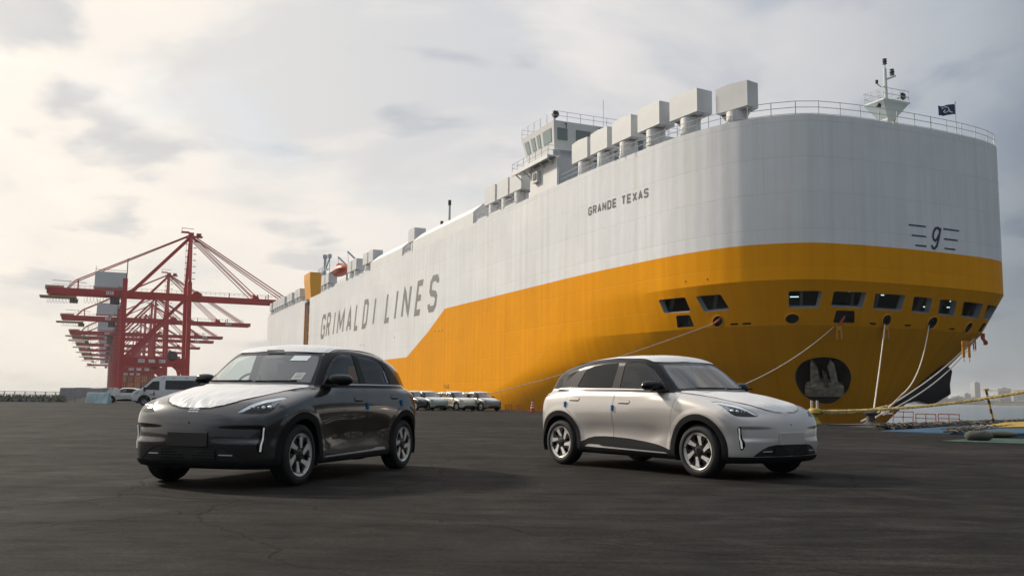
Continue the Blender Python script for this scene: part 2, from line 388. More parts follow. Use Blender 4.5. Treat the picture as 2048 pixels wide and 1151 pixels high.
    hh = mx(.5, nz(30, 6, .8), nz(140, 3, .8)); L(hh, b.inputs['Height'])
    b2 = t.nodes.new('ShaderNodeBump'); b2.inputs['Strength'].default_value = .5; b2.inputs['Distance'].default_value = .02; L(crack, b2.inputs['Height']); L(b.outputs[0], b2.inputs['Normal'])
    L(b2.outputs[0], p.inputs['Normal'])
    return m
QE = 30.0       # edge of the quay
gm = ground_mat()
bpts = [(-95, 60), (-95, -106), (-3.5, -106), (-3.5, -1600), (QE, -1600), (QE, 60)]
g = MB(); g.prism(bpts, 0.0, -4.0, lambda x, y, h: tuple(S(x, y, h)))
props(g.build('quay_ground', gm), label='dark worn asphalt quay under the cars', kind='structure')

def water_mat():
    m = bpy.data.materials.new('sea_water'); m.use_nodes = True; t = m.node_tree; p = t.nodes['Principled BSDF']; L = t.links.new
    p.inputs['Base Color'].default_value = (.035, .055, .06, 1); p.inputs['Roughness'].default_value = .18; p.inputs['IOR'].default_value = 1.33
    tc = t.nodes.new('ShaderNodeTexCoord'); b = None
    for sc, d, s in ((.05, .5, .6), (.35, .14, .8), (2.2, .03, .9)):
        n = t.nodes.new('ShaderNodeTexNoise'); n.inputs['Scale'].default_value = sc; n.inputs['Detail'].default_value = 4; L(tc.outputs['Object'], n.inputs['Vector'])
        q = t.nodes.new('ShaderNodeBump'); q.inputs['Strength'].default_value = s; q.inputs['Distance'].default_value = d*2.2; L(n.outputs[0], q.inputs['Height'])
        if b: L(b.outputs[0], q.inputs['Normal'])
        b = q
    L(b.outputs[0], p.inputs['Normal']); return m
w = MB(); w.add([(-7000, -300, -2.9), (7000, -300, -2.9), (7000, 7000, -2.9), (-7000, 7000, -2.9)], [(0, 1, 2, 3)])
props(w.build('sea', water_mat()), label='grey green harbour water', kind='structure')

# far shore on the right and the low breakwater on the left
rnd = random.Random(3)
far = mat('far_shore', (.055, .065, .06), .9, var=.2, vscale=.02)
m = MB()
for i in range(90):
    x = -300+i*36; h = 8+rnd.random()*11
    m.add([(x, 2500, -3.5), (x+40, 2500, -3.5), (x+40, 2560, -3.5), (x, 2560, -3.5), (x+4, 2505, h), (x+34, 2505, h*rnd.uniform(.6, 1)), (x+34, 2550, h), (x+4, 2550, h)],
          [(0, 1, 5, 4), (1, 2, 6, 5), (2, 3, 7, 6), (3, 0, 4, 7), (4, 5, 6, 7)])
props(m.build('wooded_shore', far), label='low wooded shore beyond the water on the right', kind='stuff')
concrete_far = mat('far_concrete', (.30, .31, .32), .9)
def pixdir(u, v):
    d = np.array(fw)*1841.24 + np.array(rt)*(u-1024) - np.array(up)*(v-575.5); return d
def at_y(u, Y): d = pixdir(u, 800); return d[0]/d[1]*Y
winm = mat('far_window', (.10, .12, .14), .3)
specs = [('broad pale office block, widest on the far shore skyline', 1865, 1892, 43), ('tall slim tower of the far shore with a narrow step beside it', 1946, 1957, 62), ('short block left of the tall slim tower on the far shore', 1925, 1938, 30),
         ('long pale apartment slab right of the striped pole on the far shore', 1992, 2018, 46), ('square tower at the right edge of the far shore skyline', 2028, 2046, 40), ('low flat warehouse on the far shore nearest the bow', 1905, 1922, 22)]
for lab, ua, ub, h in specs:
    xa, xb = at_y(ua, 2600), at_y(ub, 2600); cx_, wx = (xa+xb)/2, abs(xb-xa)
    t = thing('city_building', (cx_, 2600, -3), 0, 'hazy '+lab, 'building', 'buildings on the far shore skyline')
    MB().box((0, 0, h/2), (wx, 26, h)).box((wx*.1, 0, h+1.5), (wx*.35, 12, 3.2)).build('wall', concrete_far, t)
    q = MB()
    for k in range(max(1, int(h/6))): q.box((0, -13.05, 5+k*6), (wx*.86, .3, 2.2))
    q.build('window_band', winm, t)
# breakwater (left)
m = MB()
for i in range(12): 
    m.prism([(-14, -3), (-10, 2.6+rnd.random()*.3), (10, 2.7+rnd.random()*.3), (14, -3)], i*7.5, i*7.5+7.6, lambda x, y, h: (-166+h*.66, 345+x*.35+h*.1, y))
props(m.build('breakwater', mat('breakwater_stone', (.20, .205, .22), .95, var=.2, vscale=.5)), label='long low grey breakwater beyond the railing on the left', cat='breakwater')
m = MB(); m.prism([(-9, -3), (-9, 1.6), (-6, 2.6), (7, 2.6), (9, 1.8), (9, -3)], 0, 22, lambda x, y, h: (-123-h, 214+x, y*.75))
props(m.build('jetty_head', mat('jetty_concrete', (.24, .24, .25), .9, var=.15)), label='rounded grey jetty head at the left edge of the picture', cat='jetty')
for k, (dx, hh) in enumerate(((-128, 5.5), (-125, 6.6), (-122, 5.0))):
    q = MB().tube([(dx, 212, 1.5), (dx, 212, hh)], .12, 6).box((dx, 212, hh), (.5, .3, .3))
    props(q.build('light_pole', mat('pole_grey', (.2, .2, .2), .6)), label=('thin lamp pole leftmost on the jetty head', 'tallest lamp pole on the jetty head', 'lamp pole nearest the tip of the jetty head')[k], cat='pole', group='lamp poles on the jetty head')

# ------------------------------------------------------------------ guard rail with weeds along the left edge of the quay
gal = mat('galvanised', (.33, .34, .34), .5, metal=.5)
root = thing('guard_rail', S(-20, -105, 0), 0, 'long grey metal guard railing with weeds behind it along the left quay edge', 'railing')
for k in range(20):
    q = MB().beam((0, 0, 0), (0, 0, 1.05), .07); o = q.build('post', gal, root, loc=NV*(k*.92))
for zz_ in (1.02, .72, .42): MB().beam((0, 0, zz_), NV*(19*.92)+np.array([0, 0, zz_]), .045).build('rail', gal, root)
m = MB()
for k in range(3200):
    p = S(-26+rnd.random()*22.5, -106+rnd.random()*1.0-.4, 0); h = .25+rnd.random()*.55; a = rnd.random()*3.1; w_ = .10+rnd.random()*.18
    d = np.array([math.cos(a)*w_, math.sin(a)*w_, 0]); l = np.array([rnd.uniform(-.2, .2), rnd.uniform(-.2, .2), h])
    m.add([p-d, p+d, p+d*.3+l], [(0, 1, 2)])
props(m.mesh('weeds', recalc=False) and link('weeds', m.mesh('weeds', recalc=False), mat('weed_green', (.15, .17, .09), .9, var=.4, vscale=6)), label='rough green weeds growing along the left quay edge', cat='weeds', kind='stuff')
props(MB().prism([(-62, -105.4), (-3.6, -105.4), (-3.6, -105.9), (-62, -105.9)], 0, .32, lambda x, y, h: tuple(S(x, y, h))).build('kerb', mat('kerb_concrete', (.36, .35, .33), .9, var=.15)), label='pale concrete kerb under the railing', kind='structure')

# pale blue hoarding beside the rail
def gp(u, v, z=0.0):
    d = pixdir(u, v); t = (z-CAMH)/d[2]; return np.array([0, 0, CAMH])+d*t
pa, pb = gp(174, 806), gp(219, 807)
d = (pb-pa)/np.linalg.norm(pb-pa); bh = thing('site_barrier', (pa+pb)/2, math.atan2(d[1], d[0]), 'pale blue plastic site barrier with darker wave print beside the white car', 'barrier')
Lb = np.linalg.norm(pb-pa)
MB().box((0, 0, .5), (Lb, .45, 1.0), top=(.97, .4)).build('body', mat('barrier_blue', (.26, .40, .45), .6, var=.35, vscale=1.2), bh, bevel=.04)
MB().box((0, 0, 1.03), (Lb*.7, .14, .08)).build('top_rail', gal, bh)
for u, v, lab, sh in ((219.5, 783, 'diamond shaped back of a road sign left of the white car', 4), (231, 783, 'round back of a road sign above the white car', 16)):
    P = gp(u, 806.5); hgt = (806.5-v)/21.5*1.0
    t = thing('road_sign', P, .2, lab, 'sign')
    MB().tube([(0, 0, 0), (0, 0, hgt)], .03, 6).build('pole', gal, t)
    MB().lathe([(0.001, .02), (.36, .02), (.36, -.02), (.001, -.02)], (0, -.05, hgt), 'y', sh).build('plate', mat('sign_white', (.62, .63, .64), .6), t)

# ------------------------------------------------------------------ container cranes
RED = mat('crane_red', (.46, .020, .026), .55, var=.15, vscale=.15)
CGREY = mat('crane_house', (.62, .64, .66), .6); CDK = mat('crane_dark', (.06, .06, .07), .7); SIGNW = mat('crane_sign', (.75, .75, .73), .6)
CYE = mat('crane_walkway', (.42, .30, .14), .7)
def crane_parts(detail):
    """local frame: x across the quay (towards the water), y along the quay, z up"""
    P = []
    HL, HW, G2 = 5.0, 25.6, 8.5      # leg lines and half the depth between the two frames
    z0, z1 = 10.4, 12.9; zb = 33.4
    for s in (-1, 1):
        P.append(('leg', RED, MB().beam((HL+.2, s*G2, 0), (HL-.2, s*G2, 39), 1.5, 1.5).box((HL+.2, s*G2, .9), (4.0, 2.2, 1.6))))
        P.append(('leg', RED, MB().beam((HW+.4, s*G2, 0), (HW-.4, s*G2*.35 if 0 else s*G2, 39), 1.4, 1.4).beam((HW-.4, s*G2, 39), (HW-.2, s*1.2, 57), 1.0, 1.0).box((HW+.3, s*G2, .9), (4.0, 2.2, 1.6))))
        P.append(('portal_beam', RED, MB().box(((HL+HW)/2, s*G2, (z0+z1)/2), (HW-HL, 1.6, z1-z0)).prism([(HW-.7, z0), (HW-3.6, z0), (HW-2.2, z0-1.2), (HW-1.4, z0-4), (HW-1.1, 0.5), (HW-.7, .5)], s*G2-.7, s*G2+.7, lambda x, y, h: (x, h, y))))
        P.append(('brace', RED, MB().beam((HL+.8, s*G2, z1), (HW-.8, s*G2, 34), 1.0, .9)))
        P.append(('brace', RED, MB().beam((HW-.3, s*1.4, 56), (HL+2, s*3.2, 35.4), .95, .9)))
    P.append(('girder', RED, MB().box((5.0, -3.2, zb+1.0), (47, 1.1, 2.0)).box((5.0, 3.2, zb+1.0), (47, 1.1, 2.0)).box((-18.2, 0, zb+1), (1.2, 6.4, 1.6)).box((5, 0, zb+.4), (1, 6.4, 1)).box((25, 0, zb+.4), (1, 6.4, 1))))
    P.append(('boom', RED, MB().box((45.0, -3.2, zb+.8), (36.5, 1.0, 1.6)).box((45.0, 3.2, zb+.8), (36.5, 1.0, 1.6)).box((62.5, 0, zb+.8), (1.0, 6.4, 1.2)).prism([(26.5, 2.2), (28, 3.4), (30, 2.2)], -3.4, 3.4, lambda x, y, h: (x, h, zb+y))
              .prism([(47, 1.5), (47.4, 3.3), (48.2, 2.4), (48.8, 3.2), (49.4, 1.5)], -3.4, 3.4, lambda x, y, h: (x, h, zb+y)).beam((39, -3.2, zb+1.6), (39, -3.2, zb+3.2), .3).beam((52.5, -3.2, zb+1.6), (52.5, -3.2, zb+3.4), .3).beam((51.6, -3.2, zb+1.6), (51.6, -3.2, zb+2.8), .25)))
    for s in (-1, 1):
        P.append(('stay', RED, MB().beam((HW, s*1.6, 56.6), (60.0, s*2.6, zb+1.8), .34).beam((HW+.2, s*1.3, 56.0), (58.6, s*2.6, zb+1.6), .26)))
        P.append(('stay', RED, MB().beam((HW, s*1.4, 56.2), (48.4, s*2.8, zb+2.4), .28).beam((HW-.1, s*1.2, 55.0), (46.6, s*2.8, zb+2.2), .24)))
        P.append(('stay', RED, MB().beam((HW-.4, s*1.5, 56.6), (-10.4, s*2.6, 38.2), .34).beam((-10.4, s*2.6, 38.2), (-13, s*2.6, 35.2), .3).beam((-9.6, s*2.6, 38.4), (-9.6, s*2.6, 35.2), .3)))
    P.append(('mast_head', RED, MB().box((HW-.2, 0, 56.6), (1.6, 4.6, 1.4)).box((HW-2.2, 0, 57.6), (2.6, 3.4, .2)).box((HW+2, 0, 56.2), (3.4, 3.4, .2)).beam((HW-3.4, -1.6, 57.6), (HW-3.4, -1.6, 58.9), .16).beam((HW-3.4, -1.6, 58.8), (HW+.6, -1.6, 58.7), .16).box((HW+2.4, 0, 56.9), (1.6, 2.4, .9))))
    P.append(('machine_house', CGREY, MB().box((.3, 0, 39.1), (9.8, 6.6, 4.9)).box((.3, 0, 36.4), (10.3, 7.0, .5))))
    P.append(('roof_rail', CDK, MB().beam((-4.4, -3.2, 42.2), (5, -3.2, 42.2), .12).beam((-4.4, -3.2, 41.5), (-4.4, -3.2, 43.3), .14).beam((5.3, -3.4, 36), (5.3, -3.4, 46.5), .3)))
    P.append(('trolley_platform', CYE, MB().box((-15.3, 0, zb-.9), (11, 6.4, .5)).box((-16.6, 0, zb+2.2), (5.5, 4.2, 1.2)).beam((-17.2, -3, zb+4.4), (-7, -3, zb+4.0), .16).beam((-12, -3, zb+2), (-12, -3, zb+4.6), .16)))
    P.append(('hoist_block', CDK, MB().box((-10.6, 0, zb-2.0), (2.4, 2.4, 1.2)))); P.append(('operator_cab', CDK, MB().box((2.0, -1.0, zb-1.4), (3.0, 2.4, 2.2))))
    if detail:
        q = MB()
        for x0 in np.arange(-18.6, -9.2, .95):
            for s in (0,):
                for k in range(5):
                    a0, a1 = k/5*math.pi, (k+1)/5*math.pi
                    q.beam((x0+.45-.42*math.cos(a0), -3, zb-1.2-2.0*math.sin(a0)), (x0+.45-.42*math.cos(a1), -3, zb-1.2-2.0*math.sin(a1)), .09)
        for x0 in np.arange(-7.5, 2.5, 1.0):
            for k in range(5):
                a0, a1 = k/5*math.pi, (k+1)/5*math.pi
                q.beam((x0+.45-.45*math.cos(a0), -2.6, zb-.2-2.6*math.sin(a0)), (x0+.45-.45*math.cos(a1), -2.6, zb-.2-2.6*math.sin(a1)), .08)
        P.append(('festoon_cable', mat('cable_pale', (.35, .33, .31), .8), q))
        q = MB()
        for k in range(15): q.box((HW-1.3+(k % 2)*2.6, -G2*.1, 40+k*1.1), (1.0, .9, .14)).beam((HW-1.7, -G2*.1-.5, 40+k*1.1), (HW-1.7, -G2*.1-.5, 41+k*1.1), .09)
        for k in range(24): q.box((HL-1.6, -G2, 6+k*1.3), (1.1, 1.6, .12)).beam((HL-2.1, -G2, 6+k*1.3), (HL-2.1, -G2, 7.1+k*1.3), .1)
        P.append(('stair', CDK, q))
        q = MB()
        for x0 in np.arange(-17, 60, 1.6): q.beam((x0, -3.9, zb+2), (x0, -3.9, zb+3), .07)
        q.beam((-17, -3.9, zb+3), (60, -3.9, zb+3), .07); q.beam((-17, -3.9, zb+2.5), (60, -3.9, zb+2.5), .05)
        P.append(('walkway_rail', RED, q))
    P.append(('cable_reel', CDK, MB().lathe([(.001, -.5), (1.7, -.5), (1.7, .5), (.001, .5)], (20.8, -8.8, 13.6), 'y', 20)))
    return P
def sign(root, txt, x, y, z, w, h, plain=False):
    b = MB().box((x, y, z), (w, .12, h)).build('number_sign', SIGNW, root)
    if plain: return
    th = h*.14; gw = w*.17; q = MB(); x0 = x-len(txt)*w*.14
    for i, c in enumerate(txt):
        V, F, _ = strokes(glyph(c, gw, h*.62, th), th, 5); q.add([(x0+i*w*.27+a, y-.09, z-h*.31+b_) for a, b_ in V], F)
    link('lettering', q.mesh('lettering', recalc=False), CDK, b)
Bs = [-340, -459, -571, -620, -710, -800, -899, -1000, -1222]
proto = crane_parts(True); proto2 = crane_parts(False)
labs = ['nearest and tallest red container crane with a grey machine house', 'second red container crane, its machine house just under that of the nearest crane', 'third red container crane of the receding row', 'fourth red container crane of the receding row, close behind the third',
        'fifth red container crane of the receding row', 'sixth red container crane of the receding row', 'seventh red container crane, faded by haze', 'eighth red container crane, faded by haze, low between the legs of the nearer ones', 'farthest hazy container crane with its low boom ending left of all the others']
mc = {}
for k, B in enumerate(Bs):
    t = thing('container_crane', S(0, B, 0), ROTB+math.pi/2, labs[k], 'crane', 'red container cranes along the quay')
    src = proto if k < 4 else proto2
    for i, (nm, mt, mb) in enumerate(src):
        key = (k < 4, i)
        if key not in mc: mc[key] = mb.mesh(nm)
        link(nm, mc[key], mt, t)
    num = ['127', '126', '125', '124', '123', '122', '121', '118', '117'][k]
    if k < 5:
        sign(t, num, .3, -3.84, 34.35, 2.4, 1.15)
        sign(t, num, 11.2, -9.38, 11.75, 2.0, 1.1); sign(t, '', 14.4, -9.38, 11.75, 2.0, 1.1, True); sign(t, '611', 17.7, -9.38, 11.75, 2.0, 1.1)
        if k: sign(t, num, 53, -3.78, 34.2, 2.6, 1.1)
# stacked containers on the quay behind the cranes, seen under the portal beams
cols = [('orange', (.45, .13, .03)), ('rust brown', (.26, .07, .03)), ('brown orange', (.38, .17, .05))]
for i in range(7):
    for j in range(3):
        nm, c = cols[(i*2+j) % 3]
        t = thing('shipping_container', S(7.0+i*2.55, -395, j*2.6), ROTB, '%s container, %s of the %s stack from the left under the cranes' % (nm, ('bottom', 'middle', 'top')[j], ('first', 'second', 'third', 'fourth', 'fifth', 'sixth', 'seventh')[i]), 'container', 'containers stacked under the cranes')
        cm = mat('container_'+nm.replace(' ', '_'), c, .65, var=.2, vscale=.6)
        q = MB().box((0, 0, 1.3), (12, 2.42, 2.56)); q.build('box', cm, t)
        q = MB()
        for s in (-.6, 0, .6): q.beam((6.04, s, .2), (6.04, s, 2.4), .07)
        q.build('door_bar', CGREY, t)
# ------------------------------------------------------------------ hull surface of the car carrier
CN, TIP, HB, LEND, STERN_D = 60.9, -54.6, 17.4, 223.6, 223.6
_t = np.array([(0, 0), (4, .12), (8, .5), (11, 1.3), (13, 2.9), (14.4, 4.6), (15.4, 6.7), (16, 8.6), (16.7, 12), (17.2, 17.5), (17.6, 23), (17.8, 30)])
_t[:, 0] *= HB/17.8
_c = np.r_[0, np.cumsum(np.hypot(*np.diff(_t, axis=0).T))]; CL = float(_c[-1])
def hullP(a, z):
    a = np.asarray(a, float); z = np.asarray(z, float); zs = [-4, -.7, 2, 4.2, 7, 10.45, 30]
    w = np.interp(z, zs, [.95, .7, .5, .3, .12, 0, 0]); L = np.interp(z, zs, [68, 55, 44, 36, 31, 30, 30]); r = np.interp(z, zs, [8.2, 6.3, 4.6, 3.4, 1.6, .1, 0])
    aa = np.abs(a); ac = np.minimum(aa, CL); y = np.clip(itp(ac, _c, _t[:, 0]), 0, HB); t = np.clip(itp(ac, _c, _t[:, 1]), 0, 30)/30.
    yy = y*(1-w)+HB*(1-(1-t)**1.8)*w; dd = t*L+np.maximum(aa-CL, 0)/(LEND-30.)*(LEND-L-r)
    return CN+np.sign(a)*yy, TIP-r-dd
def hullX(a, z, off=0.0):
    """world point on the hull, pushed outward by off"""
    a = np.atleast_1d(np.asarray(a, float)); z = np.broadcast_to(np.asarray(z, float), a.shape).astype(float)
    def W_(a, z):
        n, b = hullP(a, z); P = n[:, None]*NV+b[:, None]*BV; P[:, 2] = z; return P
    P = W_(a, z)
    e = 1e-2; da = W_(a+e, z)-W_(a-e, z); dz = W_(a, z+e)-W_(a, z-e); nn = np.cross(da, dz); nn /= np.linalg.norm(nn, axis=1)[:, None]+1e-12
    # outward: away from the centre line
    c = NV*CN+BV*(TIP-40); s = np.sign(((P-c)*nn)[:, :2].sum(1)); nn *= s[:, None]
    return P+nn*(off if np.isscalar(off) else np.asarray(off)[:, None]), nn
def aofb(b): return -(CL+(TIP-b-30))

def hull_mat(name, col, dirt, seam):
    m = bpy.data.materials.new(name); m.use_nodes = True; t = m.node_tree; p = t.nodes['Principled BSDF']; L = t.links.new
    uv = t.nodes.new('ShaderNodeUVMap'); uv.uv_map = 'run'
    def mp(sx, sy, off=(0, 0, 0)):
        q = t.nodes.new('ShaderNodeMapping'); q.inputs['Scale'].default_value = (sx, sy, 1); q.inputs['Location'].default_value = off; L(uv.outputs[0], q.inputs[0]); return q.outputs[0]
    def nz(v, sc, det=5, r=.6):
        n = t.nodes.new('ShaderNodeTexNoise'); n.inputs['Scale'].default_value = sc; n.inputs['Detail'].default_value = det; n.inputs['Roughness'].default_value = r; L(v, n.inputs['Vector']); return n.outputs[0]
    def rp(f, st):
        r = t.nodes.new('ShaderNodeValToRGB'); L(f, r.inputs[0]); e = r.color_ramp.elements
        while len(e) < len(st): e.new(.5)
        for el, (a, c) in zip(e, st): el.position = a; el.color = tuple(c)+(1,)
        return r.outputs[0]
    def mx(f, a, b, mode):
        n = t.nodes.new('ShaderNodeMix'); n.data_type = 'RGBA'; n.blend_type = mode
        for s, v in ((n.inputs[0], f), (n.inputs[6], a), (n.inputs[7], b)):
            if isinstance(v, (int, float)): s.default_value = v
            elif isinstance(v, tuple): s.default_value = v+(1,)
            else: L(v, s)
        return n.outputs[2]
    one = (1, 1, 1)
    st = rp(nz(mp(1.1, .045), 1.0, 6, .65), [(.36, dirt), (.56, one)])
    st2 = rp(nz(mp(3.6, .12, (3, 9, 0)), 1.0, 5, .7), [(.30, tuple(.5+.5*c for c in dirt)), (.5, one)])
    cl = rp(nz(mp(.08, .1), 1.0, 4), [(.3, (.93, .93, .93)), (.7, (1.04, 1.04, 1.04))])
    c = mx(1.0, tuple(col), st, 'MULTIPLY'); c = mx(.75, c, st2, 'MULTIPLY'); c = mx(1.0, c, cl, 'MULTIPLY')
    br = t.nodes.new('ShaderNodeTexBrick'); L(mp(1, 1), br.inputs['Vector']); br.inputs['Scale'].default_value = 1.0; br.inputs['Brick Width'].default_value = 9.6; br.inputs['Row Height'].default_value = 2.9
    br.inputs['Mortar Size'].default_value = .035; br.inputs['Mortar Smooth'].default_value = .4; br.offset = 0.5
    for k, v in (('Color1', (1, 1, 1, 1)), ('Color2', (.96, .965, .97, 1)), ('Mortar', seam+(1,))): br.inputs[k].default_value = v
    c = mx(1.0, c, br.outputs['Color'], 'MULTIPLY')
    L(c, p.inputs['Base Color']); p.inputs['Roughness'].default_value = .40; p.inputs['Specular IOR Level'].default_value = .03
    # the plating is pulled in slightly between its frames
    wv = t.nodes.new('ShaderNodeTexWave'); wv.wave_type = 'BANDS'; wv.bands_direction = 'X'; wv.inputs['Scale'].default_value = .22; wv.inputs['Distortion'].default_value = .6; wv.inputs['Detail'].default_value = 1; L(uv.outputs[0], wv.inputs['Vector'])
    b0 = t.nodes.new('ShaderNodeBump'); b0.inputs['Strength'].default_value = .35; b0.inputs['Distance'].default_value = .03; L(wv.outputs[0], b0.inputs['Height'])
    b = t.nodes.new('ShaderNodeBump'); b.inputs['Strength'].default_value = .55; b.inputs['Distance'].default_value = .10; L(nz(mp(.30, .22), 1.0, 3, .5), b.inputs['Height']); L(b0.outputs[0], b.inputs['Normal'])
    b2 = t.nodes.new('ShaderNodeBump'); b2.inputs['Strength'].default_value = .5; b2.inputs['Distance'].default_value = .02; L(br.outputs['Fac'], b2.inputs['Height']); b2.invert = True; L(b.outputs[0], b2.inputs['Normal'])
    L(b2.outputs[0], p.inputs['Normal']); return m
HW_ = hull_mat('hull_white_paint', (.82, .825, .83), (.93, .915, .89), (.90, .90, .895))
HY_ = hull_mat('hull_yellow_paint', (.84, .338, .002), (.93, .90, .86), (.94, .93, .92))
SW = mat('ship_white', (.70, .695, .68), .5, var=.05, vscale=.4); SG = mat('ship_grey', (.42, .45, .48), .55, var=.06); SDK = mat('ship_dark_interior', (.018, .018, .02), .8)
BLK = mat('ship_black', (.02, .022, .028), .5); LET = mat('letter_grey', (.175, .175, .16), .55); LTD = mat('letter_dark', (.035, .045, .055), .5); NAVY = mat('navy_paint', (.012, .022, .07), .5)
RAILW = mat('rail_white', (.50, .51, .52), .5)
ship = thing('car_carrier_ship', S(CN, -160, 0), 0, 'huge white and yellow car carrier moored at the quay with GRIMALDI LINES on its side', 'ship')
SO = np.array(ship.location)
def sp(me_or_mb, name, material, parent=None, smooth=None, bevel=0.0, world=True, recalc=True):
    """part of the ship given in world coordinates"""
    if isinstance(me_or_mb, MB): me_or_mb.v = [tuple(np.array(v)-SO) for v in me_or_mb.v]; me = me_or_mb.mesh(name, smooth, bevel, recalc=recalc)
    else: me = me_or_mb
    return link(name, me, material, parent or ship)

# grid in (a, z)
As = np.r_[-np.arange(CL, CL+STERN_D-30+.1, 4.0)[::-1], -np.arange(0, CL, .5)[::-1][:-1] if False else -np.arange(.5, CL, .5)[::-1], [0], np.arange(.5, CL, .5), np.arange(CL, CL+STERN_D-30+.1, 8.0)]
As = np.unique(np.round(np.r_[As, aofb(-122.2), aofb(-122.2)-.6, aofb(-137.9), aofb(-137.9)+.6, aofb(-137.9)-.6, aofb(-122.2)+.6], 4)); As[0] = -(CL+STERN_D-30); As[-1] = CL+STERN_D-30
Zs = np.unique(np.r_[np.arange(-3.9, 7, .55), 7.0, np.arange(7.5, 10.45, .5), 10.45, np.arange(11, 23.6, .7), 7.12, 7.4, 12.9, 13.35, 23.75])
ag, zg = np.meshgrid(As, Zs); na, nz_ = len(As), len(Zs); X = np.stack([ag.ravel(), zg.ravel()], 1)
F = []
for j in range(nz_-1):
    for i in range(na-1):
        p = j*na+i; F += [(p, p+1, p+na+1), (p, p+na+1, p+na)]
F = np.array(F)
def hull_part(X, F, name, material, thick=None, parent=None):
    P, nn = hullX(X[:, 0], X[:, 1]); 
    # orient outward
    e1 = P[F[:, 1]]-P[F[:, 0]]; e2 = P[F[:, 2]]-P[F[:, 0]]; s = (np.cross(e1, e2)*nn[F[:, 0]]).sum(1)
    F = np.where(s[:, None] < 0, F[:, ::-1], F)
    ns = len(P)
    if thick:
        V2, F2, k = skirt(P, F, -nn*thick)
        XX = np.vstack([X]+[np.zeros((len(V2)-ns, 2))])
    else: V2, F2, XX = P, F, X
    me = bpy.data.meshes.new(name); me.from_pydata((V2-SO).tolist(), [], F2.tolist()); me.shade_smooth(); me.set_sharp_from_angle(angle=math.radians(9))
    uvl = me.uv_layers.new(name='run'); vi = np.zeros(len(me.loops), int); me.loops.foreach_get('vertex_index', vi); uu = XX.copy(); nb_, bb_ = hullP(XX[:, 0], XX[:, 1]); wgt = np.clip((np.abs(XX[:, 0])-12)/10, 0, 1); uu[:, 0] = XX[:, 0]*(1-wgt)+np.sign(XX[:, 0])*(CL+TIP-bb_-30)*wgt; uvl.data.foreach_set('uv', uu[vi].astype(np.float32).ravel()); me.update()
    return link(name, me, material, parent or ship)
# openings
WIN = [[(-25.1, 9.70), (-21.8, 9.66), (-20.95, 8.42), (-24.1, 8.5)], [(-20.6, 9.64), (-18.05, 9.6), (-17.15, 8.35), (-19.55, 8.31)], [(-12.5, 9.58), (-9.85, 9.58), (-10.15, 8.3), (-12.45, 8.3)],
       [(-8.85, 9.6), (-5.8, 9.62), (-6.05, 8.42), (-9.05, 8.42)], [(-4.9, 9.6), (-1.75, 9.6), (-1.8, 8.37), (-4.9, 8.37)], [(-.8, 9.55), (1.35, 9.53), (1.6, 8.3), (-.6, 8.33)],
       [(2.31, 9.5), (4.42, 9.48), (4.87, 8.24), (2.69, 8.26)], [(5.32, 9.46), (8.21, 9.46), (8.59, 8.22), (5.9, 8.22)], [(8.98, 9.42), (11.8, 9.42), (11.4, 8.27), (9.62, 8.22)]]
LOW = [[(-22.6, 8.2), (-21.1, 8.18), (-20.5, 7.2), (-22.3, 7.2)], [(-8.5, 8.16), (-6.8, 8.18), (-6.65, 7.25), (-8.75, 7.22)], [(10.0, 7.95), (10.75, 7.92), (10.4, 7.2), (9.8, 7.2)]]
RND = [(-18.2, 7.5, .45, .42), (-12.17, 7.5, .50, .36), (-3.2, 7.58, .46, .42), (2.35, 7.58, .56, .48), (7.7, 7.42, .46, .42)]
SLT = [(-16.75, 7.2), (-15.7, 7.2), (-4.65, 7.27), (-.6, 7.27), (5.35, 7.2)]
ANC = [(-12.05, 3.12), (-11.75, 3.75), (-11.2, 4.2), (-10.4, 4.45), (-9.4, 4.54), (-8.3, 4.45), (-7.45, 4.18), (-6.85, 3.7), (-6.55, 3.08), (-6.75, 2.45), (-7.2, 1.9), (-8.15, 1.3), (-9.0, .95), (-9.9, .88), (-10.7, 1.02), (-11.25, 1.26), (-11.8, 1.75), (-12.05, 2.4)]
def ell(c, n=16): return [(c[0]+c[2]*math.cos(k/n*2*math.pi), c[1]+c[3]*math.sin(k/n*2*math.pi)) for k in range(n)]
holes = [('window', rpoly(q, .14), .55) for q in WIN]+[('mooring_port', rpoly(q, .10), .5) for q in LOW]+[('fairlead', ell(c), .35) for c in RND]+[('slot', rpoly([(a-.36, z-.07), (a+.36, z-.07), (a+.36, z+.07), (a-.36, z+.07)], .06), .3) for a, z in SLT]
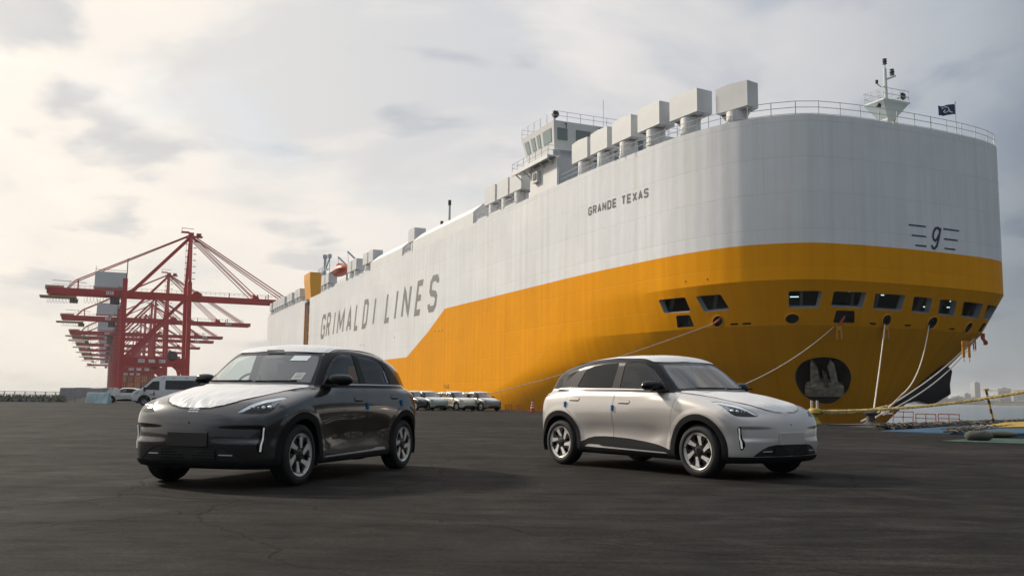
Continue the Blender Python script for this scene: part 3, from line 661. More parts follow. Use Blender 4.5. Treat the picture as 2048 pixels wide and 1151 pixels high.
# refine the triangles of the band that carries the openings
def refine(X, F, sel, times):
    for _ in range(times):
        c = X[F].mean(1); m = sel(c); keep = F[~m]; R = F[m]; E = {}; new = []; base = len(X); out_ = []
        def md(i, j):
            k = (i, j) if i < j else (j, i)
            if k not in E: new.append((X[k[0]]+X[k[1]])/2); E[k] = base+len(new)-1
            return E[k]
        for a, b, c_ in R.tolist():
            p, q, r = md(a, b), md(b, c_), md(c_, a); out_ += [(a, p, r), (p, b, q), (r, q, c_), (p, q, r)]
        # neighbours that share a split edge are split too, so no gaps open
        for a, b, c_ in keep.tolist():
            ks = [E.get((min(i, j), max(i, j))) for i, j in ((a, b), (b, c_), (c_, a))]; nn_ = sum(k is not None for k in ks)
            if nn_ == 0: out_.append((a, b, c_))
            elif nn_ == 3: p, q, r = ks; out_ += [(a, p, r), (p, b, q), (r, q, c_), (p, q, r)]
            else:
                vs = [a, b, c_]
                if nn_ == 1:
                    i = [k is not None for k in ks].index(True); p = ks[i]; u, v, w_ = vs[i], vs[(i+1) % 3], vs[(i+2) % 3]; out_ += [(u, p, w_), (p, v, w_)]
                else:
                    i = [k is None for k in ks].index(True); u, v, w_ = vs[i], vs[(i+1) % 3], vs[(i+2) % 3]; q = ks[(i+1) % 3]; r = ks[(i+2) % 3]; out_ += [(u, v, q), (u, q, r), (r, q, w_)]
        X = np.vstack([X, np.array(new)]) if new else X; F = np.array(out_)
    return X, F
X, F = refine(X, F, lambda c: (c[:, 0] > -26.5) & (c[:, 0] < 12.6) & (c[:, 1] > 6.95) & (c[:, 1] < 9.9), 2)
X, F = refine(X, F, lambda c: (c[:, 0] > -12.6) & (c[:, 0] < -6) & (c[:, 1] > .6) & (c[:, 1] < 4.8), 1)
reveal = []
for nm, poly, dep in holes:
    near = (X[:, 0] > min(p[0] for p in poly)-1) & (X[:, 0] < max(p[0] for p in poly)+1)
    f = np.full(len(X), 1.0); f[near] = polysd(X[near, 0], X[near, 1], poly); I, O = cut(X, F, f); X, F = O
    reveal.append((nm, poly, dep))
_A = np.array(ANC); _n = len(_A)
ANC = [tuple(.5*((2*_A[i])+(_A[(i+1) % _n]-_A[i-1])*t+(2*_A[i-1]-5*_A[i]+4*_A[(i+1) % _n]-_A[(i+2) % _n])*t*t+(-_A[i-1]+3*_A[i]-3*_A[(i+1) % _n]+_A[(i+2) % _n])*t**3)) for i in range(_n) for t in (0, .25, .5, .75)]
f = polysd(X[:, 0], X[:, 1], ANC); I, O = cut(X, F, f); X, F = O
# recess on the far aft part that carries the yellow mast
SLa, SLb = aofb(-223.0), aofb(-217.0)
f = np.where(X[:, 0] < 0, np.maximum(SLa-X[:, 0], X[:, 0]-SLb), 99.); I, O = cut(X, F, f); X, F = O
# paint line: white above, yellow below, stepping down by a slope aft
a0, a1 = aofb(-122.2), aofb(-137.9)
line = lambda a: np.where(np.abs(a) < -a0, 13.35, np.where(np.abs(a) > -a1, 7.12, 13.35-(np.abs(a)+a0)/(a0-a1)*(13.35-7.12)))
f = X[:, 1]-line(X[:, 0]); Yl, Wh = cut(X, F, f)
hull_part(*Wh, 'upper_hull', HW_); hull_part(*Yl, 'lower_hull', HY_)
# reveals (plate edges of each opening) and the dark deck behind
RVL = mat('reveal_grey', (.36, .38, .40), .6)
for nm, poly, dep in reveal:
    P = np.array(poly); P = np.vstack([P, P[:1]]); A_, _ = hullX(P[:, 0], P[:, 1], .012); B_, _ = hullX(P[:, 0], P[:, 1], -dep)
    k = len(P); V = np.vstack([A_, B_]); Fq = [(i, i+1, i+1+k, i+k) for i in range(k-1)]
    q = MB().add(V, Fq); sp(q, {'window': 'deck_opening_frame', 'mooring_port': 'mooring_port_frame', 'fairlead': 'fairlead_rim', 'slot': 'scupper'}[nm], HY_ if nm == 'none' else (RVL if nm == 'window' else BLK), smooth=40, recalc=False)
# rounded steel rims round the fairleads
for c in RND:
    P = np.array(ell((c[0], c[1], c[2]+.05, c[3]+.05), 20)+[ell((c[0], c[1], c[2]+.05, c[3]+.05), 20)[0]]); A_, _ = hullX(P[:, 0], P[:, 1], .03)
    sp(MB().tube(A_, .055, 6, cap=False), 'fairlead_lip', HY_ if False else mat('ship_yellow_plain', (.74, .33, .008), .45), smooth=60)
# mooring deck behind the openings: floor, ceiling, back wall, lamps, frames
aa = np.linspace(-29, 13, 60)
def ribbon(z0, z1, off, name, material):
    A_, _ = hullX(aa, np.full(60, z0), off); B_, _ = hullX(aa, np.full(60, z1), off); return sp(MB().add(np.vstack([A_, B_]), [(i, i+1, i+61, i+60) for i in range(59)]), name, material, recalc=False)
ribbon(6.9, 10.3, -4.2, 'inner_bulkhead', mat('deck_grey_dark', (.10, .11, .115), .8))
for zf, nm in ((6.95, 'mooring_deck'), (10.3, 'mooring_deckhead')):
    A_, _ = hullX(aa, np.full(60, zf), -.05); B_, _ = hullX(aa, np.full(60, zf), -4.2); sp(MB().add(np.vstack([A_, B_]), [(i, i+1, i+61, i+60) for i in range(59)]), nm, mat('deck_grey_dark', (.10, .11, .115), .8), recalc=False)
LAMP = mat('deck_lamp', (.8, .9, .9), .5, emit=(.62, .95, .90), estr=1.1)
for a_, z_, l in ((-19.6, 9.42, .9), (-10.4, 9.42, .7), (-12.0, 8.55, .8), (-6.3, 9.2, .35), (-2.6, 9.1, .3), (.3, 9.0, .9), (3.2, 8.4, 1.0), (6.3, 9.0, .7), (6.1, 8.5, .4)):
    p0, _ = hullX([a_-l/2], [z_], -1.6); p1, _ = hullX([a_+l/2], [z_], -1.6); sp(MB().beam(p0[0], p1[0], .07), 'deck_lamp', LAMP)
for a_ in np.arange(-27, 12, 2.6):
    p0, _ = hullX([a_], [6.95], -1.2); p1, _ = hullX([a_], [10.3], -1.2); sp(MB().beam(p0[0], p1[0], .22, .3), 'deck_stanchion', mat('stanchion', (.20, .21, .22), .7))
# anchor pocket (dished dark steel) with the anchor
c = np.mean(ANC, axis=0); P = np.array(ANC+[ANC[0]]); rings = []
for s, dpt in ((1.03, .04), (1.0, .06), (.97, -.25), (.86, -1.0), (.6, -1.5), (.3, -1.7), (.02, -1.75)):
    Q = c+(P-c)*s; A_, _ = hullX(Q[:, 0], Q[:, 1], dpt); rings.append(A_)
k = len(P); q = MB().add(np.vstack(rings), [(r*k+i, r*k+i+1, (r+1)*k+i+1, (r+1)*k+i) for r in range(6) for i in range(k-1)])
sp(q, 'anchor_pocket', mat('pocket_black', (.014, .013, .013), .6), smooth=50, recalc=False)
ANM = mat('anchor_steel', (.38, .32, .26), .85, var=.5, vscale=2.2, bump=.5, bscale=9)
def hp(poly, o0, o1):
    A0, _ = hullX([p[0] for p in poly], [p[1] for p in poly], o0); A1, _ = hullX([p[0] for p in poly], [p[1] for p in poly], o1); n = len(poly)
    return MB().add(np.vstack([A0, A1]), [tuple(range(n))[::-1], tuple(range(n, 2*n))]+[(i, (i+1) % n, (i+1) % n+n, i+n) for i in range(n)])
crown = [(-11.55, 2.22), (-11.62, 1.55), (-11.2, 1.42), (-7.95, 1.42), (-7.55, 1.55), (-7.5, 2.22), (-8.2, 2.30), (-8.55, 2.52), (-10.4, 2.52), (-11.0, 2.30)]
an = sp(hp(crown, -.55, .10), 'anchor', ANM, bevel=.07)
sp(hp([(-11.1, 2.4), (-10.25, 2.4), (-10.2, 3.5), (-10.62, 4.15), (-10.8, 3.9)], -.5, .08), 'fluke', ANM, an, bevel=.06)
sp(hp([(-9.0, 2.4), (-8.15, 2.4), (-8.4, 4.0), (-8.6, 4.2), (-9.1, 3.5)], -.5, .08), 'fluke', ANM, an, bevel=.06)
sp(hp([(-9.85, 2.2), (-9.4, 2.2), (-9.42, 3.15), (-9.62, 3.25), (-9.8, 3.15)], -.6, .14), 'shank', mat('anchor_rust', (.20, .11, .085), .9, var=.3), an, bevel=.05)

# ---- lettering, emblem and marks, each letter its own sheet lifted 12 mm off the plating
def on_hull(V, F, lift, A_of, name, material, off=.02):
    V = np.array(V); a_, z_ = A_of(V[:, 0], V[:, 1]); P, _ = hullX(a_, z_, off+np.array(lift)*.006); return sp(MB().add(P, F), name, material, recalc=False)
name_ = [('G', -204.1, 3.9), ('R', -198.9, 3.6), ('I', -192.1, 1.0), ('M', -188.6, 5.7), ('A', -180.5, 3.9), ('L', -174.2, 3.1), ('D', -168.2, 3.5), ('I', -160.8, 1.0), ('L', -153.1, 3.1), ('I', -147.4, 1.05), ('N', -143.4, 4.2), ('E', -136.4, 3.2), ('S', -130.1, 3.9)]
for ch, b0, wd in name_:
    V, F_, lf = strokes(glyph(ch, wd, 5.35, .92), .92, 1.2); V = [(v[0], min(5.35, max(0, v[1]))) for v in V]
    on_hull(V, F_, lf, lambda x, z: (aofb(b0+x+z*.30), 13.32+z), 'letter', LET)
x = -36.95; 
for ch in 'GRANDE TEXAS':
    if ch == ' ': x += .62; continue
    wd = .70; V, F_, lf = strokes(glyph(ch, wd, .88, .19), .19, .3); x0 = x
    on_hull(V, F_, lf, lambda u, z: (x0+u+z*.02, 19.16+z), 'letter', LTD); x += .70+.19
for i, (l0, l1, r0_, r1, z) in enumerate(((-1.5, .38, 2.42, 4.36, 15.36), (-1.2, .38, 2.46, 4.12, 14.52), (-.85, .38, 2.46, 3.8, 13.72))):
    for u0_, u1 in ((l0, l1), (r0_, r1)):
        n_ = 6; V = [(u0_+(u1-u0_)*k/n_, z+s) for k in range(n_+1) for s in (-.06, .06)]; F_ = [(2*k, 2*k+2, 2*k+3, 2*k+1) for k in range(n_)]
        on_hull(V, F_, [0]*len(V), lambda u, zz: (u, zz), 'emblem_bar', NAVY)
Gs = [(.98, .88), (.80, 1.0), (.52, .98), (.30, .82), (.20, .60), (.24, .44), (.42, .38), (.62, .46), (.82, .66)]; Gt = [(1.04, 1.02), (.90, .72), (.74, .40), (.54, .12), (.32, .0), (.12, .02), (.0, .14)]
V, F_, lf = strokes([[(.95+px*1.1, 13.62+py*1.75) for px, py in Q_] for Q_ in (Gs, Gt)], .20, .25); on_hull(V, F_, lf, lambda u, z: (u, z), 'emblem_letter', NAVY, .03)
x = -60.0-1.0
aT = aofb(-95.0)
def tug_a(u, v):
    best = None
    for a_ in np.arange(-90, -40, .1):
        P, _ = hullX([a_], [2.6], 0); d_ = P[0]-np.array([0, 0, CAMH]); uu = 1024+1841.24*(d_@np.array(rt))/(d_@np.array(fw))
        if best is None or abs(uu-u) < best[0]: best = (abs(uu-u), a_, P[0])
    return best[1]
aT = tug_a(893, 767); bT = float(hullP([aT], [2.3])[1][0])
def a_of_b(b, z):
    b = np.asarray(b, float); z = np.broadcast_to(z, b.shape).astype(float); lo = np.full(b.shape, -140.); hi = np.full(b.shape, -5.)
    for _ in range(40): m = (lo+hi)/2; v = hullP(m, z)[1] < b; lo = np.where(v, m, lo); hi = np.where(v, hi, m)
    return lo
for i, ch in enumerate('TUG'):
    V, F_, lf = strokes(glyph(ch, .55, .50, .10), .10, .5); on_hull(V, F_, lf, lambda u, z: (a_of_b(bT+i*.85+u, 2.15+z), 2.15+z), 'letter', BLK)
V, F_, lf = strokes([[(.9, 1.7), (1.3, .2)]], .22, .3); on_hull(V, F_, lf, lambda u, z: (a_of_b(bT+u, z), z), 'tug_mark', BLK)

# ---- stern, recess, decks
P, _ = hullX([-(CL+STERN_D-30)]*2+[(CL+STERN_D-30)]*2, [-3.9, 23.75, 23.75, -3.9]); sp(MB().add(P, [(0, 1, 2, 3)]), 'stern_plate', SW, recalc=False)
def D(n, b, z): return tuple(S(n, b, z))
sp(MB().prism([(-3.9, 43.5), (23.1, 43.5), (23.1, 42.0+2.6), (-3.9, 42.0+2.6)], -223.05, -222.9, lambda z, n, b: D(n, b, z)).prism([(-3.9, 43.5), (23.1, 43.5), (23.1, 44.6), (-3.9, 44.6)], -217.1, -216.95, lambda z, n, b: D(n, b, z)), 'recess_side', HY_ if False else mat('ship_yellow_plain', (.74, .33, .008), .45))
sp(MB().add([D(44.5, -223, -3.9), D(44.5, -217, -3.9), D(44.5, -217, 23.7), D(44.5, -223, 23.7)], [(0, 1, 2, 3)]), 'recess_back', MATS['ship_yellow_plain'])
for k in range(11): sp(MB().beam(D(44.2, -221.5, 1+k*2.1), D(44.2, -217.4, 1+k*2.1), .28), 'recess_rung', MATS['ship_yellow_plain'])
sp(MB().beam(D(43.9, -221.6, -3), D(43.9, -221.6, 24), .5), 'recess_post', SG)
tri = [tuple(hullX([a_], [23.2], 0)[0][0]) for a_ in np.r_[As[::1]]]
sp(MB().add([(p[0], p[1], 23.1) for p in tri], [tuple(range(len(tri)))]), 'weather_deck', SG, recalc=False)
# raised side casings with bevelled tops
def casing(b0, b1, zt, inn=1.4, zi=None, side=43.52):
    zi = zi or zt+1.25
    q = MB().prism([(side, 23.0), (side, zt), (side+inn, zi), (side+inn+3, zi), (side+inn+3, 23.0)], b0, b1, lambda n, z, b: D(n, b, z))
    return sp(q, 'side_casing', SW)
casing(-163.0, -143.6, 25.2); casing(-137.9, -111.9, 25.35)
q = casing(-94.0, -87.1, 26.9, .02, 26.95)
# rounded gunwale strip with small dips between the ventilators
LIPM = SW
def lip(b0, b1, z1=24.02):
    q = MB(); n_ = max(1, int(round((b1-b0)/4.0))); st = (b1-b0)/n_
    for k in range(n_):
        c0 = b0+k*st; q.prism([(c0+.2, 23.7), (c0+.9, z1), (c0+st-.9, z1), (c0+st-.2, 23.7)], 43.5, 43.95, lambda b, z, n: D(n, b, z))
    sp(q, 'gunwale_seat', SW)
lip(-111, -97.5); lip(-206, -164); lip(-277, -226); lip(-143.3, -138.3)
# ---- ventilators
VG = mat('vent_grey', (.60, .605, .60), .55, var=.06, vscale=.5); RUST = mat('rust_stain', (.25, .12, .05), .9, var=.4)
vs_, vt = [], []
def vent(b, n, z0=25.7, z1=27.95, w=3.45, dp=1.7, rot=0.0, base=23.7):
    r = ROTB+rot; c = S(n, b, 0)-SO
    q = MB().box((0, 0, (z0+z1)/2), (w, dp, z1-z0)); q.prism([(-w/2, z1), (-w*.1, z1+.14), (w/2, z1), (w/2, z1-.02), (-w/2, z1-.02)], -dp/2, dp/2, lambda x, z, y: (x, y, z))
    q.add([(-w/2, -dp/2, z0), (w/2, -dp/2, z0), (w/2, dp/2, z0), (-w/2, dp/2, z0), (-w*.40, -dp*.4, z0-.14), (w*.40, -dp*.4, z0-.14), (w*.40, dp*.4, z0-.14), (-w*.40, dp*.4, z0-.14)], [(0, 1, 5, 4), (1, 2, 6, 5), (2, 3, 7, 6), (3, 0, 4, 7)])
    v = link('ventilator', q.mesh('ventilator', bevel=.025, seg=1), VG, ship, loc=c, rot=(0, 0, r))
    t_ = MB().lathe([(.88, base-.4), (.88, z0-.1)], (0, 0, 0), 'z', 20).lathe([(.95, base+.28), (.95, base+.42)], (0, 0, 0), 'z', 20).box((0, 0, base+.05), (2.3, dp*.9, .35), top=(.7, .8))
    link('trunk', t_.mesh('trunk', 40), SW, v)
    for sg in (1, -1): link('bracket', MB().prism([(sg*w*.30, z0-.1), (sg*w*.5, z0), (sg*.84, z0-1.0)], -.04, .04, lambda x, z, y: (x, y, z)).mesh('bracket'), VG, v)
for b in (-107.75, -103.6, -99.65): vent(b, 45.0)
for b, n, rr in ((-83.2, 45.0, 0), (-79.1, 45.0, 0), (-74.75, 45.05, .02), (-70.2, 45.2, .05)): vent(b, n, rot=rr, z0=25.6, z1=27.75)
vent(-65.7, 45.9, rot=.10, w=3.7, z0=25.55, z1=27.6); vent(-60.9, 47.2, rot=.24, w=3.3, z0=24.95, z1=27.1, dp=1.4)
for b in (-140.6, -165.4, -169.4, -177.6, -181.6, -202.0, -206.0, -234.4, -238.2, -245.3, -249.0, -256.2, -259.9, -263.6, -267.4, -271.2, -277.2): vent(b, 45.0, w=3.3, dp=1.9, z1=27.8, base=23.5)
# ---- railings
def railing(pts, h=1.05, gap=1.8, rails=(1.05, .55), name='railing', r=.028, mat_=RAILW):
    pts = [np.array(p, float) for p in pts]; q = MB()
    for z in rails: q.tube([p+np.array([0, 0, z]) for p in pts], r, 5)
    acc = 0; last = None
    for a_, b_ in zip(pts[:-1], pts[1:]):
        L_ = np.linalg.norm(b_-a_); k = max(1, int(round(L_/gap)))
        for i in range(k): p = a_+(b_-a_)*i/k; q.beam(p, p+np.array([0, 0, h]), .05)
    q.beam(pts[-1], pts[-1]+np.array([0, 0, h]), .05)
    return sp(q, name, mat_)
ra = np.arange(-15.5, 19, 1.9); P, _ = hullX(ra, np.full(len(ra), 23.75), -.12); railing(P, 1.12, 3.0, (1.12, .62, .1), 'bow_railing', .03)
ra = np.arange(-30, -16, 1.2); P, _ = hullX(ra, np.full(len(ra), 23.75), -.1); railing(P, 1.0, 2.0)
for b0, b1 in ((-111.5, -97.6), (-86.7, -72.5), (-143.4, -139), (-206, -164.5), (-277, -226)): railing([D(43.75, b, 23.75) for b in np.linspace(b0, b1, max(2, int((b1-b0)/4)))], 1.0, 1.5)

# ---- bridge with its port wing
BG = MB()
def fr(b, n, z): return np.array(D(n, b, z))
# wing cab: b -96.2..-88.2, n 43.2.., sloping outwards to the top
cabv = [fr(-95.6, 43.9, 28.2), fr(-88.6, 43.9, 28.2), fr(-88.6, 78, 28.2), fr(-95.6, 78, 28.2), fr(-96.3, 43.35, 31.15), fr(-87.7, 43.35, 31.15), fr(-87.7, 78.5, 31.15), fr(-96.3, 78.5, 31.15)]
sp(MB().add(cabv, [(3, 2, 1, 0), (4, 5, 6, 7), (0, 1, 5, 4), (1, 2, 6, 5), (2, 3, 7, 6), (3, 0, 4, 7)]), 'bridge', SW)
sp(MB().prism([(-95.2, 43.9), (-88.9, 43.9), (-88.9, 78), (-95.2, 78)], 26.9, 28.25, lambda b, n, z: D(n, b, z)), 'bridge_base', SG)
def quad_on(p00, p10, p11, p01, u0_, u1, v0, v1, out_, name, material, parent=ship, th=.05):
    f_ = lambda u, v: (p00*(1-u)+p10*u)*(1-v)+(p01*(1-u)+p11*u)*v
    nn_ = np.cross(p10-p00, p01-p00); nn_ /= np.linalg.norm(nn_); nn_ *= out_
    vs2 = [f_(u, v)+nn_*h for h in (-.02, th) for u, v in ((u0_, v0), (u1, v0), (u1, v1), (u0_, v1))]
    return sp(MB().add(vs2, [(3, 2, 1, 0), (4, 5, 6, 7), (0, 1, 5, 4), (1, 2, 6, 5), (2, 3, 7, 6), (3, 0, 4, 7)]), name, material, parent)
WGL = mat('bridge_glass', (.05, .10, .10), .06, spec=.9, coat=.5)
WG2 = mat('bridge_glass_side', (.16, .25, .25), .10, spec=.9, coat=.5)
o_ = -1 if np.cross(cabv[1]-cabv[0], cabv[4]-cabv[0])@NV > 0 else 1
for u0_, u1 in ((.07, .20), (.28, .40), (.47, .57), (.66, .92)): quad_on(cabv[0], cabv[1], cabv[5], cabv[4], u0_, u1, .30, .78, o_, 'bridge_window', WG2)
o2 = 1 if np.cross(cabv[2]-cabv[1], cabv[5]-cabv[1])@BV > 0 else -1
for k in range(15):
    u0_ = .012+k*.0665; w_ = .036 if k == 0 else .052; quad_on(cabv[1], cabv[2], cabv[6], cabv[5], u0_, u0_+w_, .34, .76, o2, 'bridge_window', WGL)
for k in (1, 4, 8): p = cabv[5]*(1-k*.04)+cabv[6]*k*.04; sp(MB().beam(p+BV*.3-np.array([0, 0, .25]), p+BV*.3-np.array([0, 0, .8]), .1).beam(p+BV*.0-np.array([0, 0, .3]), p+BV*.4-np.array([0, 0, .3]), .08), 'wiper_lamp', BLK)
# walkway round the wing
sp(MB().prism([(-97.2, 42.6), (-87.6, 42.6), (-87.6, 44.2), (-97.2, 44.2)], 27.05, 27.2, lambda b, n, z: D(n, b, z)).prism([(-97.2, 42.55), (-87.6, 42.55), (-87.6, 42.7), (-97.2, 42.7)], 26.8, 27.25, lambda b, n, z: D(n, b, z)), 'wing_walkway', SW)
for k in range(5): sp(MB().beam(D(42.7, -96.6+k*2.1, 27.0), D(43.9, -96.6+k*2.1, 26.1), .12), 'walkway_bracket', SW)
railing([D(44.0, -97.2, 27.2), D(42.65, -97.2, 27.2), D(42.65, -87.6, 27.2), D(44, -87.6, 27.2)], 1.05, 1.5)
railing([D(52, -96.2, 31.15), D(43.4, -96.2, 31.15), D(43.4, -87.8, 31.15), D(60, -87.8, 31.15)], 1.1, 1.7, (1.1, .6))
MB_ = MB().lathe([(.001, .0), (.42, .0), (.40, .25), (.001, .3)], (0, 0, .9), 'x', 14).tube([(0, 0, 0), (0, 0, .6)], .07, 6)
link('searchlight', MB_.mesh('searchlight'), BLK, ship, loc=S(43.9, -88.5, 31.15)-SO, rot=(0, 0, ROTB)); 
MB_ = MB().box((0, 0, .95), (.3, .9, .5)).tube([(0, 0, 0), (0, 0, .7)], .07, 6)
link('searchlight', MB_.mesh('searchlight'), BLK, ship, loc=S(54, -88.2, 31.15)-SO, rot=(0, 0, ROTB))
sp(MB().tube([D(50, -88.5, 31), D(50, -88.5, 34.6)], .035, 5), 'antenna', SG)
sp(MB().prism([(-92.6, 25.0), (-91.3, 25.0), (-91.3, 26.3), (-92.6, 26.3)], 43.1, 43.6, lambda b, z, n: D(n, b, z)), 'sidelight_box', SW, bevel=.05)
sp(MB().prism([(-92.3, 25.3), (-91.5, 25.3), (-91.5, 26.05), (-92.3, 26.05)], 43.03, 43.1, lambda b, z, n: D(n, b, z)), 'sidelight', BLK)
sp(MB().prism([(43.6, 23.1), (43.6, 26.9), (55, 26.9), (55, 23.1)], -87.08, -86.9, lambda n, z, b: D(n, b, z)), 'bridge_front', SG)
# ---- foremast, bell, flag
fm = S(60.5, -57.6, 23.1)-SO; R_ = (0, 0, ROTB)
GRN = mat('mast_white', (.55, .60, .58), .5)
q = MB().add([(-.55, -.55, 0), (.55, -.55, 0), (.55, .55, 0), (-.55, .55, 0), (-.5, -.45, 2.0), (.5, -.45, 2.0), (.5, .45, 2.0), (-.5, .45, 2.0), (-1.1, -1.45, 3.3), (1.1, -1.45, 3.3), (1.1, 1.45, 3.3), (-1.1, 1.45, 3.3)],
   [(0, 1, 5, 4), (1, 2, 6, 5), (2, 3, 7, 6), (3, 0, 4, 7), (4, 5, 9, 8), (5, 6, 10, 9), (6, 7, 11, 10), (7, 4, 8, 11), (8, 9, 10, 11)]).box((0, 0, 3.36), (2.4, 3.0, .12))
mast = link('foremast', q.mesh('foremast'), GRN, ship, loc=fm, rot=R_)
link('pole', MB().tube([(0, 0, 3.4), (0, 0, 6.6)], [.17, .12], 8).tube([(0, 0, 6.6), (0, 0, 7.1)], .05, 6).mesh('pole'), GRN, mast)
link('crosstree', MB().tube([(0, -1.0, 5.1), (0, -.5, 4.85), (0, 0, 5.0)], .06, 6).beam((0, 0, 5.6), (.2, .95, 6.0), .22, .14).mesh('crosstree'), GRN, mast)
link('navigation_light', MB().lathe([(.001, 7.0), (.2, 7.0), (.14, 7.1), (.2, 7.25), (.14, 7.35), (.2, 7.45), (.001, 7.5)], n=10).lathe([(.001, 6.1), (.22, 6.1), (.16, 6.2), (.22, 6.35), (.15, 6.5), (.2, 6.6), (.001, 6.65)], (.1, .7, 0), n=10).lathe([(.001, 5.1), (.12, 5.1), (.12, 5.4), (.001, 5.4)], (0, -1.0, 0), n=8).mesh('navigation_light'), BLK, mast)
link('horn', MB().lathe([(.05, -.5), (.08, -.1), (.34, .12), (.34, .16), (.001, .05)], (.4, 1.4, 4.15), 'x', 14).lathe([(.04, -.3), (.2, .1), (.001, .08)], (.6, -1.5, 2.9), 'x', 12).mesh('horn'), BLK, mast)
q = MB()
cor = [(-1.1, -1.45), (1.1, -1.45), (1.1, 1.45), (-1.1, 1.45), (-1.1, -1.45)]
for z in (4.4, 3.9): q.tube([(x_, y_, z) for x_, y_ in cor], .03, 5)
for (x0_, y0_), (x1_, y1_) in zip(cor[:-1], cor[1:]):
    for k in range(3): xx, yy = x0_+(x1_-x0_)*k/3, y0_+(y1_-y0_)*k/3; q.beam((xx, yy, 3.4), (xx, yy, 4.4), .045)
link('platform_rail', q.mesh('platform_rail'), RAILW, mast)
q = MB()
for k in range(14): q.beam((.0, -.85, .2+k*.32), (.0, -.55, .2+k*.32), .03)
q.beam((0, -.85, 0), (0, -.85, 4.5), .04); link('ladder', q.mesh('ladder'), RAILW, mast)
bp = S(59.6, -56.0, 23.5)-SO; bl = link('ship_bell', MB().lathe([(.001, .45), (.1, .44), (.14, .3), (.17, .15), (.25, 0)], n=14).tube([(0, 0, .4), (0, .25, .75), (0, .3, -.4)], .03, 6).mesh('ship_bell', 40), mat('brass', (.35, .25, .12), .35, metal=1), ship, loc=bp+np.array([0, 0, .45]), rot=R_)
fp = S(67.6, -56.6, 23.4)
fpole = sp(MB().tube([fp, fp+np.array([0, 0, 3.9])], [.06, .04], 8).lathe([(.001, 3.9), (.1, 3.92), (.1, 4.02), (.001, 4.05)], fp, n=8), 'flagpole', RAILW)
fl = thing('house_flag', fp+np.array([0, 0, 3.8]), math.radians(176), 'small navy blue flag with a white letter emblem flying from the bow pole', 'flag')
nu, nv = 24, 12; V = []; 
for j in range(nv+1):
    for i in range(nu+1):
        u, v = i/nu, j/nv; V.append((u*1.5, .16*math.sin(u*7+v*1.3)*u+.05*math.sin(u*16), -v*.92-.10*u+.04*math.sin(u*6)))
Fq = [(j*(nu+1)+i, j*(nu+1)+i+1, (j+1)*(nu+1)+i+1, (j+1)*(nu+1)+i) for j in range(nv) for i in range(nu)]
link('cloth', MB().add(V, Fq).mesh('cloth', 60, recalc=False), mat('flag_navy', (.012, .028, .10), .8), fl)
def wave(u, w_): return (u*1.5, .16*math.sin(u*7+w_*1.3)*u+.05*math.sin(u*16), -w_*.92-.10*u+.04*math.sin(u*6))
for sgn in (-1, 1):
    Vg, Fg, _ = strokes([[(.34, .72), (.25, .82), (.42, .86), (.6, .72), (.66, .5), (.58, .34), (.44, .3), (.36, .42), (.45, .58)], [(.66, .5), (.72, .26), (.84, .2)]], .055, .06)
    link('emblem', MB().add([(lambda p: (p[0], p[1]+sgn*.012, p[2]))(wave(1-a_*1.0, 1-b_)) for a_, b_ in Vg], Fg).mesh('emblem', recalc=False), mat('flag_white', (.75, .77, .8), .8), fl)
# ---- things further aft: lifeboat, yellow casing, posts, radar mast
ORG = mat('lifeboat_orange', (.60, .085, .02), .4, var=.1)
lb = S(44.9, -192.6, 25.9)
q = MB(); sec = []
nl = 14; V = []; ns = 12
for i in range(nl+1):
    u = -1+2*i/nl; s = max(.05, (1-abs(u)**3.2))**.6
    for k in range(ns):
        t_ = 2*math.pi*k/ns; y_ = math.cos(t_)*1.45*s; z_ = math.sin(t_); z_ = (z_*1.25 if z_ > 0 else z_*1.1)*s; V.append((u*4.6, y_, 1.45+z_))
Fq = [(i*ns+k, i*ns+(k+1) % ns, (i+1)*ns+(k+1) % ns, (i+1)*ns+k) for i in range(nl) for k in range(ns)]+[tuple(range(ns)), tuple(range(nl*ns, nl*ns+ns))]
lbt = link('lifeboat', MB().add(V, Fq).mesh('lifeboat', 50), ORG, ship, loc=lb-SO, rot=R_)
link('canopy', MB().box((-1.2, 0, 2.9), (1.5, 1.2, .5)).mesh('canopy', bevel=.15), ORG, lbt); link('fender_strip', MB().box((0, 0, 1.4), (8.2, 3.0, .12)).mesh('fender_strip'), BLK, lbt)
for b in (-195, -186.5): sp(MB().beam(D(46.8, b, 23), D(46.8, b+.3, 28.8), .35).beam(D(46.8, b+.3, 28.8), D(45.2, b-1.6, 30.9), .3).beam(D(45.2, b-1.6, 30.9), D(45.0, b, 28.4), .1), 'davit', SG)
sp(MB().beam(D(46, -196, 23), D(46, -190, 25.4), .3).beam(D(46, -189, 25.2), D(46, -186, 23), .3).beam(D(45, -196, 24.5), D(45, -185, 24.5), .2), 'cradle', SG)
YP = MATS['ship_yellow_plain']
sp(MB().add([D(44.6, -227.6, 24), D(44.6, -221.5, 24), D(47.2, -221.5, 24), D(47.2, -227.6, 24), D(44.2, -228.8, 29), D(44.2, -221.5, 29), D(47.4, -221.5, 29), D(47.4, -228.8, 29), D(44.2, -228.8, 30.6), D(44.2, -221.5, 30.6), D(47.4, -221.5, 30.6), D(47.4, -228.8, 30.6)],
  [(3, 2, 1, 0), (0, 1, 5, 4), (1, 2, 6, 5), (2, 3, 7, 6), (3, 0, 4, 7), (4, 5, 9, 8), (5, 6, 10, 9), (6, 7, 11, 10), (7, 4, 8, 11), (8, 9, 10, 11)]), 'yellow_casing', YP)
